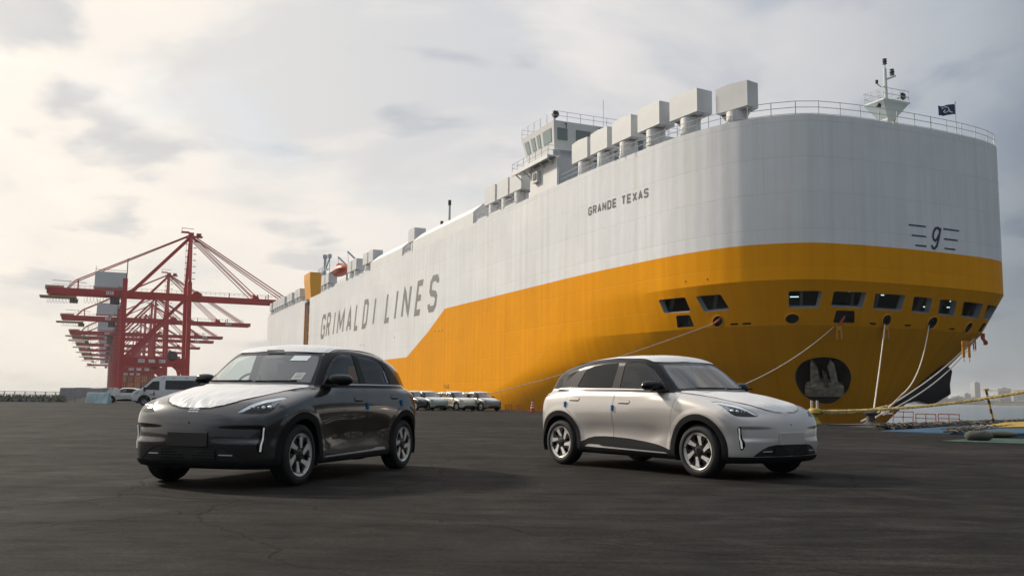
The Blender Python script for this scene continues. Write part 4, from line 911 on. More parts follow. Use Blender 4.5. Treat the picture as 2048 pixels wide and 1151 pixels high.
q = MB().tube([D(46, -213.5, 23), D(46, -213.5, 29.4)], .75, 10).beam(D(46, -217.5, 30), D(46, -210, 30), .3).beam(D(46, -213.5, 29), D(46, -213.5, 33), .5).beam(D(46, -213.5, 30), D(46, -208.5, 32.6), .35).beam(D(46, -208.5, 32.6), D(46, -208.5, 29), .12).box(tuple(S(46, -213.5, 33.3)), (.9, .9, .9)).box(tuple(S(46, -208.6, 32.8)), (.7, .7, .9))
for k in range(5): q.beam(D(45.2, -217+k*1.6, 29.6), D(45.2, -217+k*1.6, 30.7), .1)
sp(q, 'deck_crane_post', SG)
m2 = S(60, -167, 23.1)
q = MB().tube([m2, m2+np.array([0, 0, 15.4])], [.35, .2], 8).beam(m2+np.array([0, 0, 11.8])-BV*4.4, m2+np.array([0, 0, 11.2])+BV*2.4, .22).beam(m2+np.array([0, 0, 9.5])-BV*2.6, m2+np.array([0, 0, 9.5]), .2).beam(m2-BV*3.4+np.array([0, 0, 7]), m2-BV*3.4+np.array([0, 0, 11.8]), .2).beam(m2-BV*2.4+np.array([0, 0, 11.4]), m2+np.array([0, 0, 10]), .14)
sp(q, 'radar_mast', SG)
for dx, z_ in ((-4.4, 12.2), (-4.6, 8.4), (0, 15.6), (1.4, 11.0)): sp(MB().box(tuple(m2+BV*dx+np.array([0, 0, z_])), (.55, .55, 1.0)), 'radar_mast_light', BLK)
# small round draught holes and stains on the plating
for b, z_ in ((-126.0, 10.4), (-124.3, 10.3), (-122.8, 10.3), (-146.5, 10.6), (-168.5, 10.4), (-166.3, 10.3), (-192, 9.6), (-190.5, 9.6)):
    V = ell((aofb(b), z_, .16, .13), 8); P, _ = hullX([v[0] for v in V], [v[1] for v in V], .02); sp(MB().add(P, [tuple(range(8))]), 'hull_vent', BLK, recalc=False)
for a_, z_ in ((-21.8, 10.95), (-19.4, 10.9)):
    V = ell((a_, z_, .09, .08), 8); P, _ = hullX([v[0] for v in V], [v[1] for v in V], .02); sp(MB().add(P, [tuple(range(8))]), 'hull_vent', BLK, recalc=False)
# ------------------------------------------------------------------ the compact hatchback: one smooth body surface, cut into its panels
def bump_(x, c, w): return np.exp(-((x-c)/w)**2)
def sstep(x, a, b): t = np.clip((x-a)/(b-a), 0, 1); return t*t*(3-2*t)
def carF(x, y, z, fine=True):
    ay = np.abs(y)
    zc = itp(x, [-2.1, -1.8, -1.2, -.4, .5, 1.0, 1.4, 1.7, 1.9, 2.05, 2.2], [.96, 1.055, 1.125, 1.12, 1.10, 1.075, 1.02, .95, .885, .815, .72])
    crown = itp(x, [-2, -1, .2, 1, 1.6, 2], [.04, .02, .03, .05, .075, .06])
    top = (z-(zc-crown*(ay/.8)**2.4))*.96
    hw = itp(z, [.15, .28, .40, .52, .66, .80, .92, 1.02, 1.12], [.84, .872, .868, .866, .880, .884, .868, .838, .79])
    hw = hw+.018*(bump_(x, -1.33, .5)+bump_(x, 1.33, .45))*bump_(z, .62, .35)
    hw = hw-.030*bump_(z, .50, .12)*np.exp(-(x/.72)**6)
    hw = hw-.050*np.clip((-x-1.35)/.7, 0, 1)**2-.03*np.clip((x-1.4)/.6, 0, 1)**2
    side = ay-hw
    xf = 2.085-.02*np.abs((z-.5)/.25)**2-.17*(ay/.80)**2.6-.05*np.clip((.32-z)/.15, 0, 1)**2
    front = (x-xf)*.93
    xr = -2.035+.03*np.abs((z-.62)/.35)**2+.175*(ay/.80)**3.0
    rear = (xr-x)*.95
    low = smax(smax(smax(top, side, .11), front, .20), rear, .16)
    zr = itp(x, [-1.9, -1.5, -1.1, -.6, -.1, .3, .6], [1.31, 1.435, 1.525, 1.575, 1.58, 1.55, 1.48])-.055*(ay/.62)**2.2
    roof = (z-zr)*.98
    zq = np.maximum(z, 1.0)
    gs = .815-.34*(zq-1.08)-.10*np.clip((x-.1)/.9, 0, 2)**2-.12*np.clip((-x-.8)/.9, 0, 2)**2
    gside = (ay-gs)*.95
    ws = (x-(1.055-1.36*(zq-1.05)-.36*ay**2.2))*.60
    bw = ((-1.94+.62*(zq-1.0)+.35*np.clip(z-1.3, 0, 1)+.22*ay**2.4)-x)*.82
    g = smax(smax(smax(roof, gside, .10), ws, .10), bw, .10)
    body = smin(low, g, .035)
    # pressed hollow on the nose that runs out to each day lamp, with a crisp wedge under it
    fm = sstep(x, 1.5, 1.75)
    hol = sstep(ay, .20, .70)*(1-sstep(ay, .748, .782))*sstep(z, .455, .51)*(1-sstep(z, .605, .65))
    body = body+fm*.020*hol
    # crease over the wheel arches
    for xc in (-1.325, 1.325):
        r = np.hypot(x-xc, z-.325); body = body-.006*(1-sstep(r, .465, .545))*sstep(ay, .5, .7)*(z > .2)
    return smax(body, (.195-z), .07)
SX, SZ = 1.30, .66
def car_half(nu, nc, nth):
    th = np.linspace(-math.pi/2, math.pi/2, nth); cols = []
    for k in range(nc): ph = math.pi/2*(1-k/nc); cols.append((-SX, -ph))
    for k in range(nu+1): cols.append((-SX+2*SX*k/nu, 0.0))
    for k in range(1, nc+1): cols.append((SX, math.pi/2*k/nc))
    O = []; Dn = []
    for x0, ph in cols:
        s, c = math.sin(ph), math.cos(ph)
        if abs(c) < 1e-6: c = 1e-4
        for t in th: O.append((x0, 0, SZ)); Dn.append((s, c*math.cos(t), c*math.sin(t)))
    O = np.array(O); Dn = np.array(Dn); Dn /= np.linalg.norm(Dn, axis=1)[:, None]
    lo = np.zeros(len(O)); hi = np.full(len(O), 2.2)
    for _ in range(30):
        m = (lo+hi)/2; P = O+Dn*m[:, None]; ins = carF(P[:, 0], P[:, 1], P[:, 2]) < 0; lo = np.where(ins, m, lo); hi = np.where(ins, hi, m)
    P = O+Dn*((lo+hi)/2)[:, None]; P[:, 1] = np.maximum(P[:, 1], 0); e = 2e-3
    g = np.stack([carF(P[:, 0]+e*(k == 0), P[:, 1]+e*(k == 1), P[:, 2]+e*(k == 2))-carF(P[:, 0]-e*(k == 0), P[:, 1]-e*(k == 1), P[:, 2]-e*(k == 2)) for k in range(3)], -1)
    cen = P[:, 1] < 1e-5; g[cen, 1] = 0
    g /= np.linalg.norm(g, axis=1)[:, None]+1e-12
    F = []; n = nth
    for i in range(len(cols)-1):
        for j in range(n-1):
            a, b, c, d = i*n+j, i*n+j+1, (i+1)*n+j+1, (i+1)*n+j; F += [(a, b, c), (a, c, d)] if (i+j) % 2 else [(a, b, d), (b, c, d)]
    F = np.array(F); e1 = P[F[:, 1]]-P[F[:, 0]]; e2 = P[F[:, 2]]-P[F[:, 0]]; cr = np.cross(e1, e2); ok = np.linalg.norm(cr, axis=1) > 1e-10
    s = (cr*g[F].mean(1)).sum(1) < 0; F[s] = F[s][:, ::-1]
    return np.hstack([P, g]), F[ok]
def sheet(X, F, off=0.0, thick=0.0, disp=None):
    V = X[:, :3]+X[:, 3:6]*off; Nn = X[:, 3:6].copy()
    if disp is not None: V = V+X[:, 3:6]*disp[:, None]
    if not thick: return V, F, Nn
    E = boundary(F); inner = [(a, b) for a, b in E if not (X[a, 1] < 1e-4 and X[b, 1] < 1e-4)]
    vs = []; ns = []; fs = []; k = len(V)
    for a, b in inner:
        d = V[b]-V[a]; l = np.linalg.norm(d)
        if l < 1e-6: continue
        nn = np.cross(d, X[a, 3:6]); nn /= np.linalg.norm(nn)+1e-9
        pa, pb = V[a]-X[a, 3:6]*thick, V[b]-X[b, 3:6]*thick
        vs += [V[a], V[b], pb, pa]; ns += [nn]*4; fs += [(k+1, k, k+3), (k+1, k+3, k+2)]; k += 4
    if vs: V = np.vstack([V, vs]); Nn = np.vstack([Nn, ns]); F = np.vstack([F, fs])
    return V, F, Nn
def flip(V, F, Nn): return V*[1, -1, 1], F[:, ::-1], Nn*[1, -1, 1]
def both(a, b): return np.vstack([a[0], b[0]]), np.vstack([a[1], b[1]+len(a[0])]), np.vstack([a[2], b[2]])

# materials of the cars
TYRE = mat('tyre_rubber', (.017, .017, .018), .78, bump=.06, bscale=90); RIMD = mat('rim_dark', (.012, .012, .013), .30, coat=.5); RIMB = mat('rim_polished', (.93, .90, .85), .26, metal=.40)
PBLK = mat('trim_black', (.018, .018, .019), .75, spec=.10); GBLK = mat('gloss_black', (.008, .009, .011), .08, spec=.32); SBLK = mat('satin_black', (.024, .024, .024), .45, spec=.3)
CHR = mat('chrome_strip', (.78, .76, .73), .22, metal=.5); LINER = mat('liner_black', (.008, .008, .008), .9); CABIN = mat('cabin_fabric', (.045, .05, .052), .85); CABL = mat('cabin_light', (.16, .17, .175), .8)
GLF = glassmat('windscreen_glass', (.80, .88, .87), .18); GLS = glassmat('side_glass', (.76, .84, .83), .08); GLD = glassmat('privacy_glass', (.07, .075, .08), .05); LENS = glassmat('lamp_lens', (.95, .97, .98), .02)
LAMPW = mat('lamp_white', (.86, .88, .92), .2, coat=.5); LAMPC = mat('lamp_chrome', (.80, .84, .90), .18, metal=.8); DRL = mat('day_lamp', (.85, .87, .84), .3, emit=(.9, .95, .88), estr=.15); LDK = mat('lamp_dark', (.02, .025, .033), .25, coat=.5)
FOAM = mat('foam_blue', (.015, .19, .42), .8); RED_ = mat('tail_lamp', (.22, .01, .01), .2, coat=1); VEST = mat('vest_green', (.16, .50, .04), .7)
def cover_mat():
    m = bpy.data.materials.new('protective_film'); m.use_nodes = True; t = m.node_tree; p = t.nodes['Principled BSDF']; L = t.links.new
    p.inputs['Base Color'].default_value = (.70, .69, .68, 1); p.inputs['Roughness'].default_value = .42; p.inputs['Specular IOR Level'].default_value = .5
    tc = t.nodes.new('ShaderNodeTexCoord'); mp = t.nodes.new('ShaderNodeMapping'); mp.inputs['Scale'].default_value = (1.3, 5.5, 1.5); mp.inputs['Rotation'].default_value = (0, 0, .25); L(tc.outputs['Object'], mp.inputs[0])
    n = t.nodes.new('ShaderNodeTexNoise'); n.inputs['Scale'].default_value = 2.6; n.inputs['Detail'].default_value = 4; n.inputs['Distortion'].default_value = 1.1; L(mp.outputs[0], n.inputs['Vector'])
    n2 = t.nodes.new('ShaderNodeTexNoise'); n2.inputs['Scale'].default_value = 14; n2.inputs['Detail'].default_value = 3; n2.inputs['Distortion'].default_value = .8; L(mp.outputs[0], n2.inputs['Vector'])
    b = t.nodes.new('ShaderNodeBump'); b.inputs['Strength'].default_value = .55; b.inputs['Distance'].default_value = .02; L(n.outputs[0], b.inputs['Height'])
    b2 = t.nodes.new('ShaderNodeBump'); b2.inputs['Strength'].default_value = .18; b2.inputs['Distance'].default_value = .01; L(n2.outputs[0], b2.inputs['Height']); L(b.outputs[0], b2.inputs['Normal']); L(b2.outputs[0], p.inputs['Normal'])
    return m
FILM = cover_mat()
def paint(name, col, metal=.35, rough=.32):
    m = mat(name, col, rough, metal=metal, coat=1.0); return m

FD = rpoly([(.945, 1.085), (.955, 1.02), (.88, .75), (.85, .335), (.84, .215), (-.20, .215), (-.205, .30), (-.215, .83), (-.18, 1.085)], .03)
RD = rpoly([(-.192, 1.085), (-.228, .83), (-.215, .30), (-.212, .215), (-.80, .215), (-.84, .36), (-.90, .55), (-1.0, .68), (-1.12, .775), (-1.205, .84), (-1.215, .93), (-1.16, 1.02), (-1.085, 1.085)], .03)
WF = rpoly([(-.145, 1.108), (-.15, 1.462), (.08, 1.468), (.24, 1.435), (.40, 1.365), (.60, 1.20), (.70, 1.10)], .03)
WR = rpoly([(-1.055, 1.118), (-.985, 1.28), (-.925, 1.375), (-.78, 1.425), (-.55, 1.452), (-.27, 1.463), (-.30, 1.108)], .03)
FR = rpoly([(.86, 1.045), (.55, 1.335), (.36, 1.455), (.10, 1.505), (-.25, 1.508), (-.75, 1.475), (-1.02, 1.412), (-1.26, 1.28), (-1.52, 1.09), (-1.52, 1.06)], .03)
HL = [(-.665, .940), (-.80, .944), (-.93, .928), (-1.05, .915), (-1.18, .888), (-1.285, .860), (-1.39, .82), (-1.475, .780), (-1.45, .763), (-1.36, .757), (-1.25, .757), (-1.15, .760), (-1.06, .768), (-.985, .795), (-.92, .845), (-.86, .880), (-.78, .910), (-.70, .932)]
HLI = [(-.71, .928), (-.80, .921), (-.93, .902), (-1.06, .885), (-1.19, .857), (-1.29, .826), (-1.40, .787), (-1.37, .775), (-1.25, .772), (-1.15, .775), (-1.06, .786), (-.99, .812), (-.93, .855), (-.86, .886), (-.78, .913)]
GR = rpoly([(-.7, .425), (.30, .425), (.42, .408), (.52, .365), (.64, .282), (-.7, .282)], .02)
HOOD = [(1.995, -.5), (1.995, 0), (1.985, .18), (1.945, .32), (1.88, .42), (1.76, .50), (1.6, .565), (1.35, .63), (1.1, .69), (.93, .715), (.86, .70), (.98, .45), (1.06, .2), (1.075, 0), (1.075, -.5)]
zbelt = lambda x: np.interp(x, [-2.1, -1.1, -.3, .4, .72, 1.0, 1.2], [1.10, 1.103, 1.098, 1.088, 1.072, 1.035, 1.03])
def build_car_meshes(hero):
    X, F = car_half(*( (170, 70, 170) if hero else (46, 22, 50)))
    R = {}
    def take(fn, g=0.0, drop=False):
        nonlocal X, F
        f = fn(X[:, 0], X[:, 1], X[:, 2]); I, O = cut(X, F, f+g) if g else cut(X, F, f)
        if g:   # a shut line of width 2g is left open
            f2 = fn(O[0][:, 0], O[0][:, 1], O[0][:, 2]); _, O = cut(O[0], O[1], f2-g)
        X, F = O; return I
    zb = lambda x, y, z: z-(.205+.03*sstep(np.abs(x), 1.75, 2.0))
    pan, rest0 = cut(X, F, X[:, 5]+.80); X, F = rest0; R['floor_pan'] = ('join', pan, LINER, 0.0, 0)
    for xc in (-1.325, 1.325): take(lambda x, y, z: np.where(y > .45, np.hypot(x-xc, z-.325)-.382, 9))
    side = lambda poly, ymin=.45: (lambda x, y, z: np.where(y > ymin, polysd(x, z, poly), 9))
    WS = rpoly([(-.9, 1.092), (.38, 1.088), (.66, 1.072), (.715, 1.072), (.655, 1.28), (.595, 1.425), (.56, 1.452), (-.9, 1.482)], .02)
    fws = lambda x, y, z: np.where(x > .12, polysd(y, z, WS), 9)
    RW = rpoly([(-.9, 1.40), (.50, 1.39), (.57, 1.34), (.66, 1.13), (-.9, 1.12)], .03)
    frw = lambda x, y, z: np.where(x < -1.3, polysd(y, z, RW), 9)
    # inner liner, seen in the shut lines and through the glass
    LX, LF = X, F
    for fn in (fws, frw, side(WF), side(WR)): _, (LX, LF) = cut(LX, LF, fn(LX[:, 0], LX[:, 1], LX[:, 2]))
    R['inner_liner'] = ('join', (LX, LF), LINER, -.016, 0)
    ws = take(fws); fr_, gl = None, None
    Xw, Fw = ws; f = fws(Xw[:, 0], Xw[:, 1], Xw[:, 2]); (gX, gF), (bX, bF) = cut(Xw, Fw, f+.032)
    R['windscreen'] = ('join', (gX, gF), GLF, -.002, 0); R['windscreen_border'] = ('join', (bX, bF), GBLK, -.002, 0)
    R['rear_window'] = ('join', take(frw), GLD, -.002, 0)
    R['front_side_window'] = ('pair', take(side(WF)), GLS, -.006, 0); R['rear_side_window'] = ('pair', take(side(WR)), GLD, -.006, 0)
    if hero:
        pass
    R['window_frame'] = ('pair', take(side(FR)), 'frame', 0.0, .008)
    R['roof_and_pillars'] = ('join', take(lambda x, y, z: np.maximum(zbelt(x)-z, x-(1.062-.36*y**2.2))), 'upper', 0.0, .010)
    # lamps
    diag = lambda poly: (lambda x, y, z: np.where((x > 1.1) & (y > .1), polysd(y-x, z, poly), 9))
    h = take(diag(HL)); R['headlight'] = ('pair', h, LENS, 0.001, 0)
    Xh, Fh = h; hi, ho = cut(Xh, Fh, polysd(Xh[:, 1]-Xh[:, 0], Xh[:, 2], HLI))
    R['headlight/housing'] = ('pair', hi, LDK, -.030, .0)
    ed, inn = cut(*hi, -polysd(hi[0][:, 1]-hi[0][:, 0], hi[0][:, 2], HLI)-.018) if False else (None, None)
    top_, rest = cut(*ho, .0+(np.interp(-(ho[0][:, 1]-ho[0][:, 0]), [.66, .80, .93, 1.05, 1.18, 1.285, 1.39, 1.475], [.920, .900, .885, .868, .842, .815, .785, .772])-ho[0][:, 2]))
    R['headlight/light_guide'] = ('pair', top_, LAMPW, -.010, .02); R['headlight/bezel'] = ('pair', rest, GBLK, -.006, .03)
    if hero:
        wedge, _ = cut(*hi, polysd(hi[0][:, 1]-hi[0][:, 0], hi[0][:, 2], [(-.72, .927), (-.95, .897), (-1.0, .87), (-.96, .835), (-.93, .855), (-.86, .886)]))
        R['headlight/reflector'] = ('pair', wedge, LAMPC, -.016, .01)
    R['day_lamp_slot'] = ('pair', take(lambda x, y, z: np.where(x > 1.2, polysd(y, z, rpoly([(.722, .41), (.745, .358), (.768, .36), (.792, .62), (.782, .64), (.748, .64)], .01)), 9)), GBLK, -.008, .02)
    R['tail_lamp'] = ('pair', take(lambda x, y, z: np.where((x < -1.4) & (y > .25), polysd(y+x*.6, z, [(-.06, 1.02), (-.18, 1.012), (-.4, 1.0), (-.62, .99), (-.95, .985), (-.95, .955), (-.6, .955), (-.3, .955), (-.17, .975)]), 9)), RED_, 0.0, .01)
    # lower cladding
    for nm, xc in (('front_arch_trim', 1.325), ('rear_arch_trim', -1.325)):
        R[nm] = ('pair', take(lambda x, y, z: np.where((y > .45), np.hypot(x-xc, z-.325)-.458, 9)), PBLK, .006, .05)
    R['grille'] = ('join', take(lambda x, y, z: np.where(x > 1.3, polysd(y, z, GR), 9)), SBLK, -.006, .02)
    R['front_lip'] = ('join', take(lambda x, y, z: np.where(x > 1.35, z-(.280-.0*y), 9)), PBLK, .004, .02)
    R['rear_lip'] = ('join', take(lambda x, y, z: np.where(x < -1.35, z-.36, 9)), PBLK, .002, .02)
    cl = lambda x: np.interp(x, [-.90, -.80, -.72, -.58, -.4, -.19, .1, .35, .55, .67, .76, .84, .95], [.345, .372, .405, .434, .442, .442, .43, .408, .387, .368, .345, .322, .315])
    R['side_cladding'] = ('pair', take(lambda x, y, z: np.where((y > .45) & (np.abs(x) < 1.1), z-cl(x), 9)), 'clad', .003, .02)
    if hero:
        g = .0025
        R['bonnet'] = ('join', take(lambda x, y, z: np.where((x > .7) & (z > .72), polysd(x, y, HOOD), 9), g), 'paint', 0.0, .015)
        fd = take(side(FD), g); rd = take(side(RD), g)
        for nm, d, (hx0, hx1, hz) in (('front_door', fd, (-.115, .115, .922)), ('rear_door', rd, (-1.135, -.915, .952))):
            hp_ = rpoly([(hx0, hz-.030), (hx1, hz-.036), (hx1, hz+.026), (hx0, hz+.032)], .028)
            Hn, rest_ = cut(*d, polysd(d[0][:, 0], d[0][:, 2], hp_)+0); f2 = polysd(Hn[0][:, 0], Hn[0][:, 2], hp_)
            R[nm] = ('pair', rest_, 'paint', 0.0, .015)
            up_, lo_ = cut(*Hn, np.maximum(f2+.003, (hz-.018)-Hn[0][:, 2])); R[nm+'/handle'] = ('pair', up_, 'paint', .007, .012)
            R[nm+'/handle_recess'] = ('pair', lo_, LINER, -.012, 0)
        # the seam between wing and bumper
        R['fuel_gap'] = None; del R['fuel_gap']
        sm = take(lambda x, y, z: np.where((x > 1.2) & (y > .5), np.maximum(np.maximum(np.abs((z-.80)-(x-1.62)*.62)*.85-.0024, z-.875), -(z-.70)), 9))
    R['body'] = ('join', (X, F), 'paint', 0.0, .014)
    meshes = []
    for nm, (mode, (Xp, Fp), mt, off, th) in R.items():
        if len(Fp) == 0: continue
        L = sheet(Xp, Fp, off, th if hero else 0); Rr = flip(*L)
        key = nm.split('/')
        if mode == 'join':
            V, Fq, Nn = both(L, Rr); meshes.append((key, npmesh(key[-1], V, Fq, Nrm=Nn), mt, None))
        else:
            meshes.append((key, npmesh(key[-1], *L[:2], Nrm=L[2]), mt, 'L')); meshes.append((key, npmesh(key[-1], *Rr[:2], Nrm=Rr[2]), mt, 'R'))
    # protective films: draped copies of the bonnet and of the roof
    C, CF = car_half(*((170, 60, 150) if hero else (40, 20, 44)))
    fh = np.where((C[:, 0] > .7) & (C[:, 2] > .72), polysd(C[:, 0], C[:, 1], HOOD), 9)
    I, _ = cut(C, CF, fh+.012); x, y = I[0][:, 0], I[0][:, 1]
    def film(Xi, Fi, sd):
        rs = []
        for sg in (1, -1):
            x, y = Xi[:, 0], Xi[:, 1]*sg
            w = .0032*np.sin(9*y+5*x+1.3*np.sin(7*x+sd))*np.sin(4*x+3*y+sd)+.0012*np.sin(31*(y+.35*(2-x))+3*np.sin(5*x))*sstep(x, 1.55, 1.95)*np.exp(-((y+.02)/.30)**2)*2.0
            s = sheet(Xi, Fi, .006, .0, disp=w)
            rs.append(s if sg > 0 else flip(*s))
        V, Fq, Nn = both(*rs); me = npmesh('protective_film', V, Fq); me.update(); return me
    meshes.append((['bonnet_film'], film(*I, .4), FILM, None))
    fr2 = np.where(C[:, 2] > 1.3, polysd(C[:, 0], C[:, 1], rpoly([(.335, .62), (.15, .615), (-.9, .60), (-1.5, .54), (-1.5, -.9), (.46, -.9), (.46, 0), (.445, .3), (.40, .5)], .05)), 9)
    I2, _ = cut(C, CF, fr2); meshes.append((['roof_film'], film(*I2, 2.), FILM, None))
    return meshes
def surf_x(y, z):
    lo, hi = 1.0, 2.4
    for _ in range(40):
        m = (lo+hi)/2
        if carF(np.array([m]), np.array([y]), np.array([z]))[0] < 0: lo = m
        else: hi = m
    return lo
def surf_y(x, z):
    lo, hi = .3, 1.3
    for _ in range(40):
        m = (lo+hi)/2
        if carF(np.array([x]), np.array([m]), np.array([z]))[0] < 0: lo = m
        else: hi = m
    return lo
# wheel: local frame, axle along y, outer face at +y
def wheel_parts():
    P = []; R0 = .326; hw = .1025
    prof = [(.205, -hw+.01), (.235, -hw-.004), (.275, -hw-.008), (.302, -hw), (.318, -hw+.016), (.3245, -hw+.03)]
    for g0 in (-.055, -.018, .018, .055): prof += [(R0, g0-.006), (R0-.008, g0-.004), (R0-.008, g0+.004), (R0, g0+.006)]
    prof += [(.3245, hw-.03), (.318, hw-.016), (.308, hw-.004), (.300, hw), (.292, hw+.004), (.275, hw+.008), (.258, hw+.0085), (.255, hw+.006), (.246, hw+.002), (.236, hw-.004), (.230, hw-.012)]
    P.append(('wheel', MB().lathe(prof, n=56, axis='y').mesh('wheel', 35), TYRE))
    P.append(('rim_barrel', MB().lathe([(.232, hw-.010), (.228, hw-.004), (.222, hw-.006), (.214, hw-.02), (.208, -.02), (.208, -.09), (.10, -.095), (.001, -.095)], n=48, axis='y').mesh('rim_barrel', 40), RIMD))
    P.append(('rim_lip', MB().lathe([(.2285, hw-.004), (.2275, hw+.001), (.2235, hw-.001), (.2225, hw-.008)], n=64, axis='y').mesh('rim_lip', 40), RIMB))
    P.append(('brake_disc', MB().lathe([(.06, -.03), (.135, -.03), (.135, -.045), (.06, -.045)], n=32, axis='y').box((.11, -.035, .06), (.07, .06, .11)).mesh('brake_disc', 30), mat('brake_steel', (.28, .28, .28), .35, metal=.8)))
    pol = lambda r, a: (r*math.cos(math.radians(a)), r*math.sin(math.radians(a)))
    q = MB()
    for k in range(6):
        a = 60*k+12
        sp_ = [pol(.222, a-29), pol(.223, a+29), pol(.185, a+31), pol(.172, a+24), pol(.075, a+40), pol(.045, a+20), pol(.045, a-10), pol(.10, a-26), pol(.176, a-12), pol(.19, a-28)]
        q.prism(sp_, hw-.050, hw-.020, lambda x, z, y: (x, y, z))
    q.lathe([(.001, hw-.014), (.045, hw-.015), (.062, hw-.020), (.07, hw-.05)], n=24, axis='y')
    P.append(('rim_spokes', q.mesh('rim_spokes', 30), RIMD))
    for k in range(6):
        a = 60*k+12; o = hw-.016
        bl = [pol(.192, a-14), pol(.190, a+6), pol(.150, a+8), pol(.088, a+27), pol(.072, a+4), pol(.125, a-9)]; ob = [.006, .006, .003, -.001, -.002, .001]; n_ = len(bl)
        me = MB().add([(b_[0], o+d_, b_[1]) for b_, d_ in zip(bl, ob)]+[(b_[0], o-.02, b_[1]) for b_ in bl], [tuple(range(n_))]+[(i, (i+1) % n_, (i+1) % n_+n_, i+n_) for i in range(n_)]).mesh('spoke_facing')
        P.append(('spoke_facing', me, RIMB))
        n_ = 7; ra = np.linspace(a-28.3, a+28.3, n_); rr = [.213, .207, .198, .197, .198, .207, .213]
        vs = [(pol(.2215, t_)[0], o+.008, pol(.2215, t_)[1]) for t_ in ra]+[(pol(r_, t_)[0], o+.005, pol(r_, t_)[1]) for r_, t_ in zip(rr, ra)]; k2 = len(vs)
        vs += [(v[0], v[1]-.02, v[2]) for v in vs]
        me = MB().add(vs, [(i, i+1, n_+i+1, n_+i) for i in range(n_-1)]+[(n_+i, n_+i+1, k2+n_+i+1, k2+n_+i) for i in range(n_-1)]).mesh('rim_facing', recalc=True)
        P.append(('rim_facing', me, RIMB))
    q = MB()
    for k in range(5): x, z = pol(.032, 72*k); q.lathe([(.001, hw-.004), (.007, hw-.006), (.007, hw-.014)], (x, 0, z), 'y', 8)
    P.append(('wheel_nut', q.mesh('wheel_nut'), SBLK))
    return P
WP = wheel_parts()
WPL = [('wheel', MB().lathe([(.2, -.1), (.30, -.1), (.326, -.07), (.326, .07), (.30, .1), (.21, .1)], n=24, axis='y').mesh('wheel', 40), TYRE), ('rim', MB().lathe([(.001, .07), (.20, .07), (.21, .098)], n=24, axis='y').mesh('rim', 30), RIMD),
       ('rim_facing', (lambda q: ([q.prism([(.17*math.cos(a), .17*math.sin(a)), (.2*math.cos(a+.5), .2*math.sin(a+.5)), (.07*math.cos(a+.3), .07*math.sin(a+.3)), (.06*math.cos(a-.1), .06*math.sin(a-.1))], .07, .088, lambda x, z, y: (x, y, z)) for a in [math.pi/3*k for k in range(6)]], q)[1])(MB()).mesh('rim_facing'), RIMB)]
HM = build_car_meshes(True); LM = build_car_meshes(False)

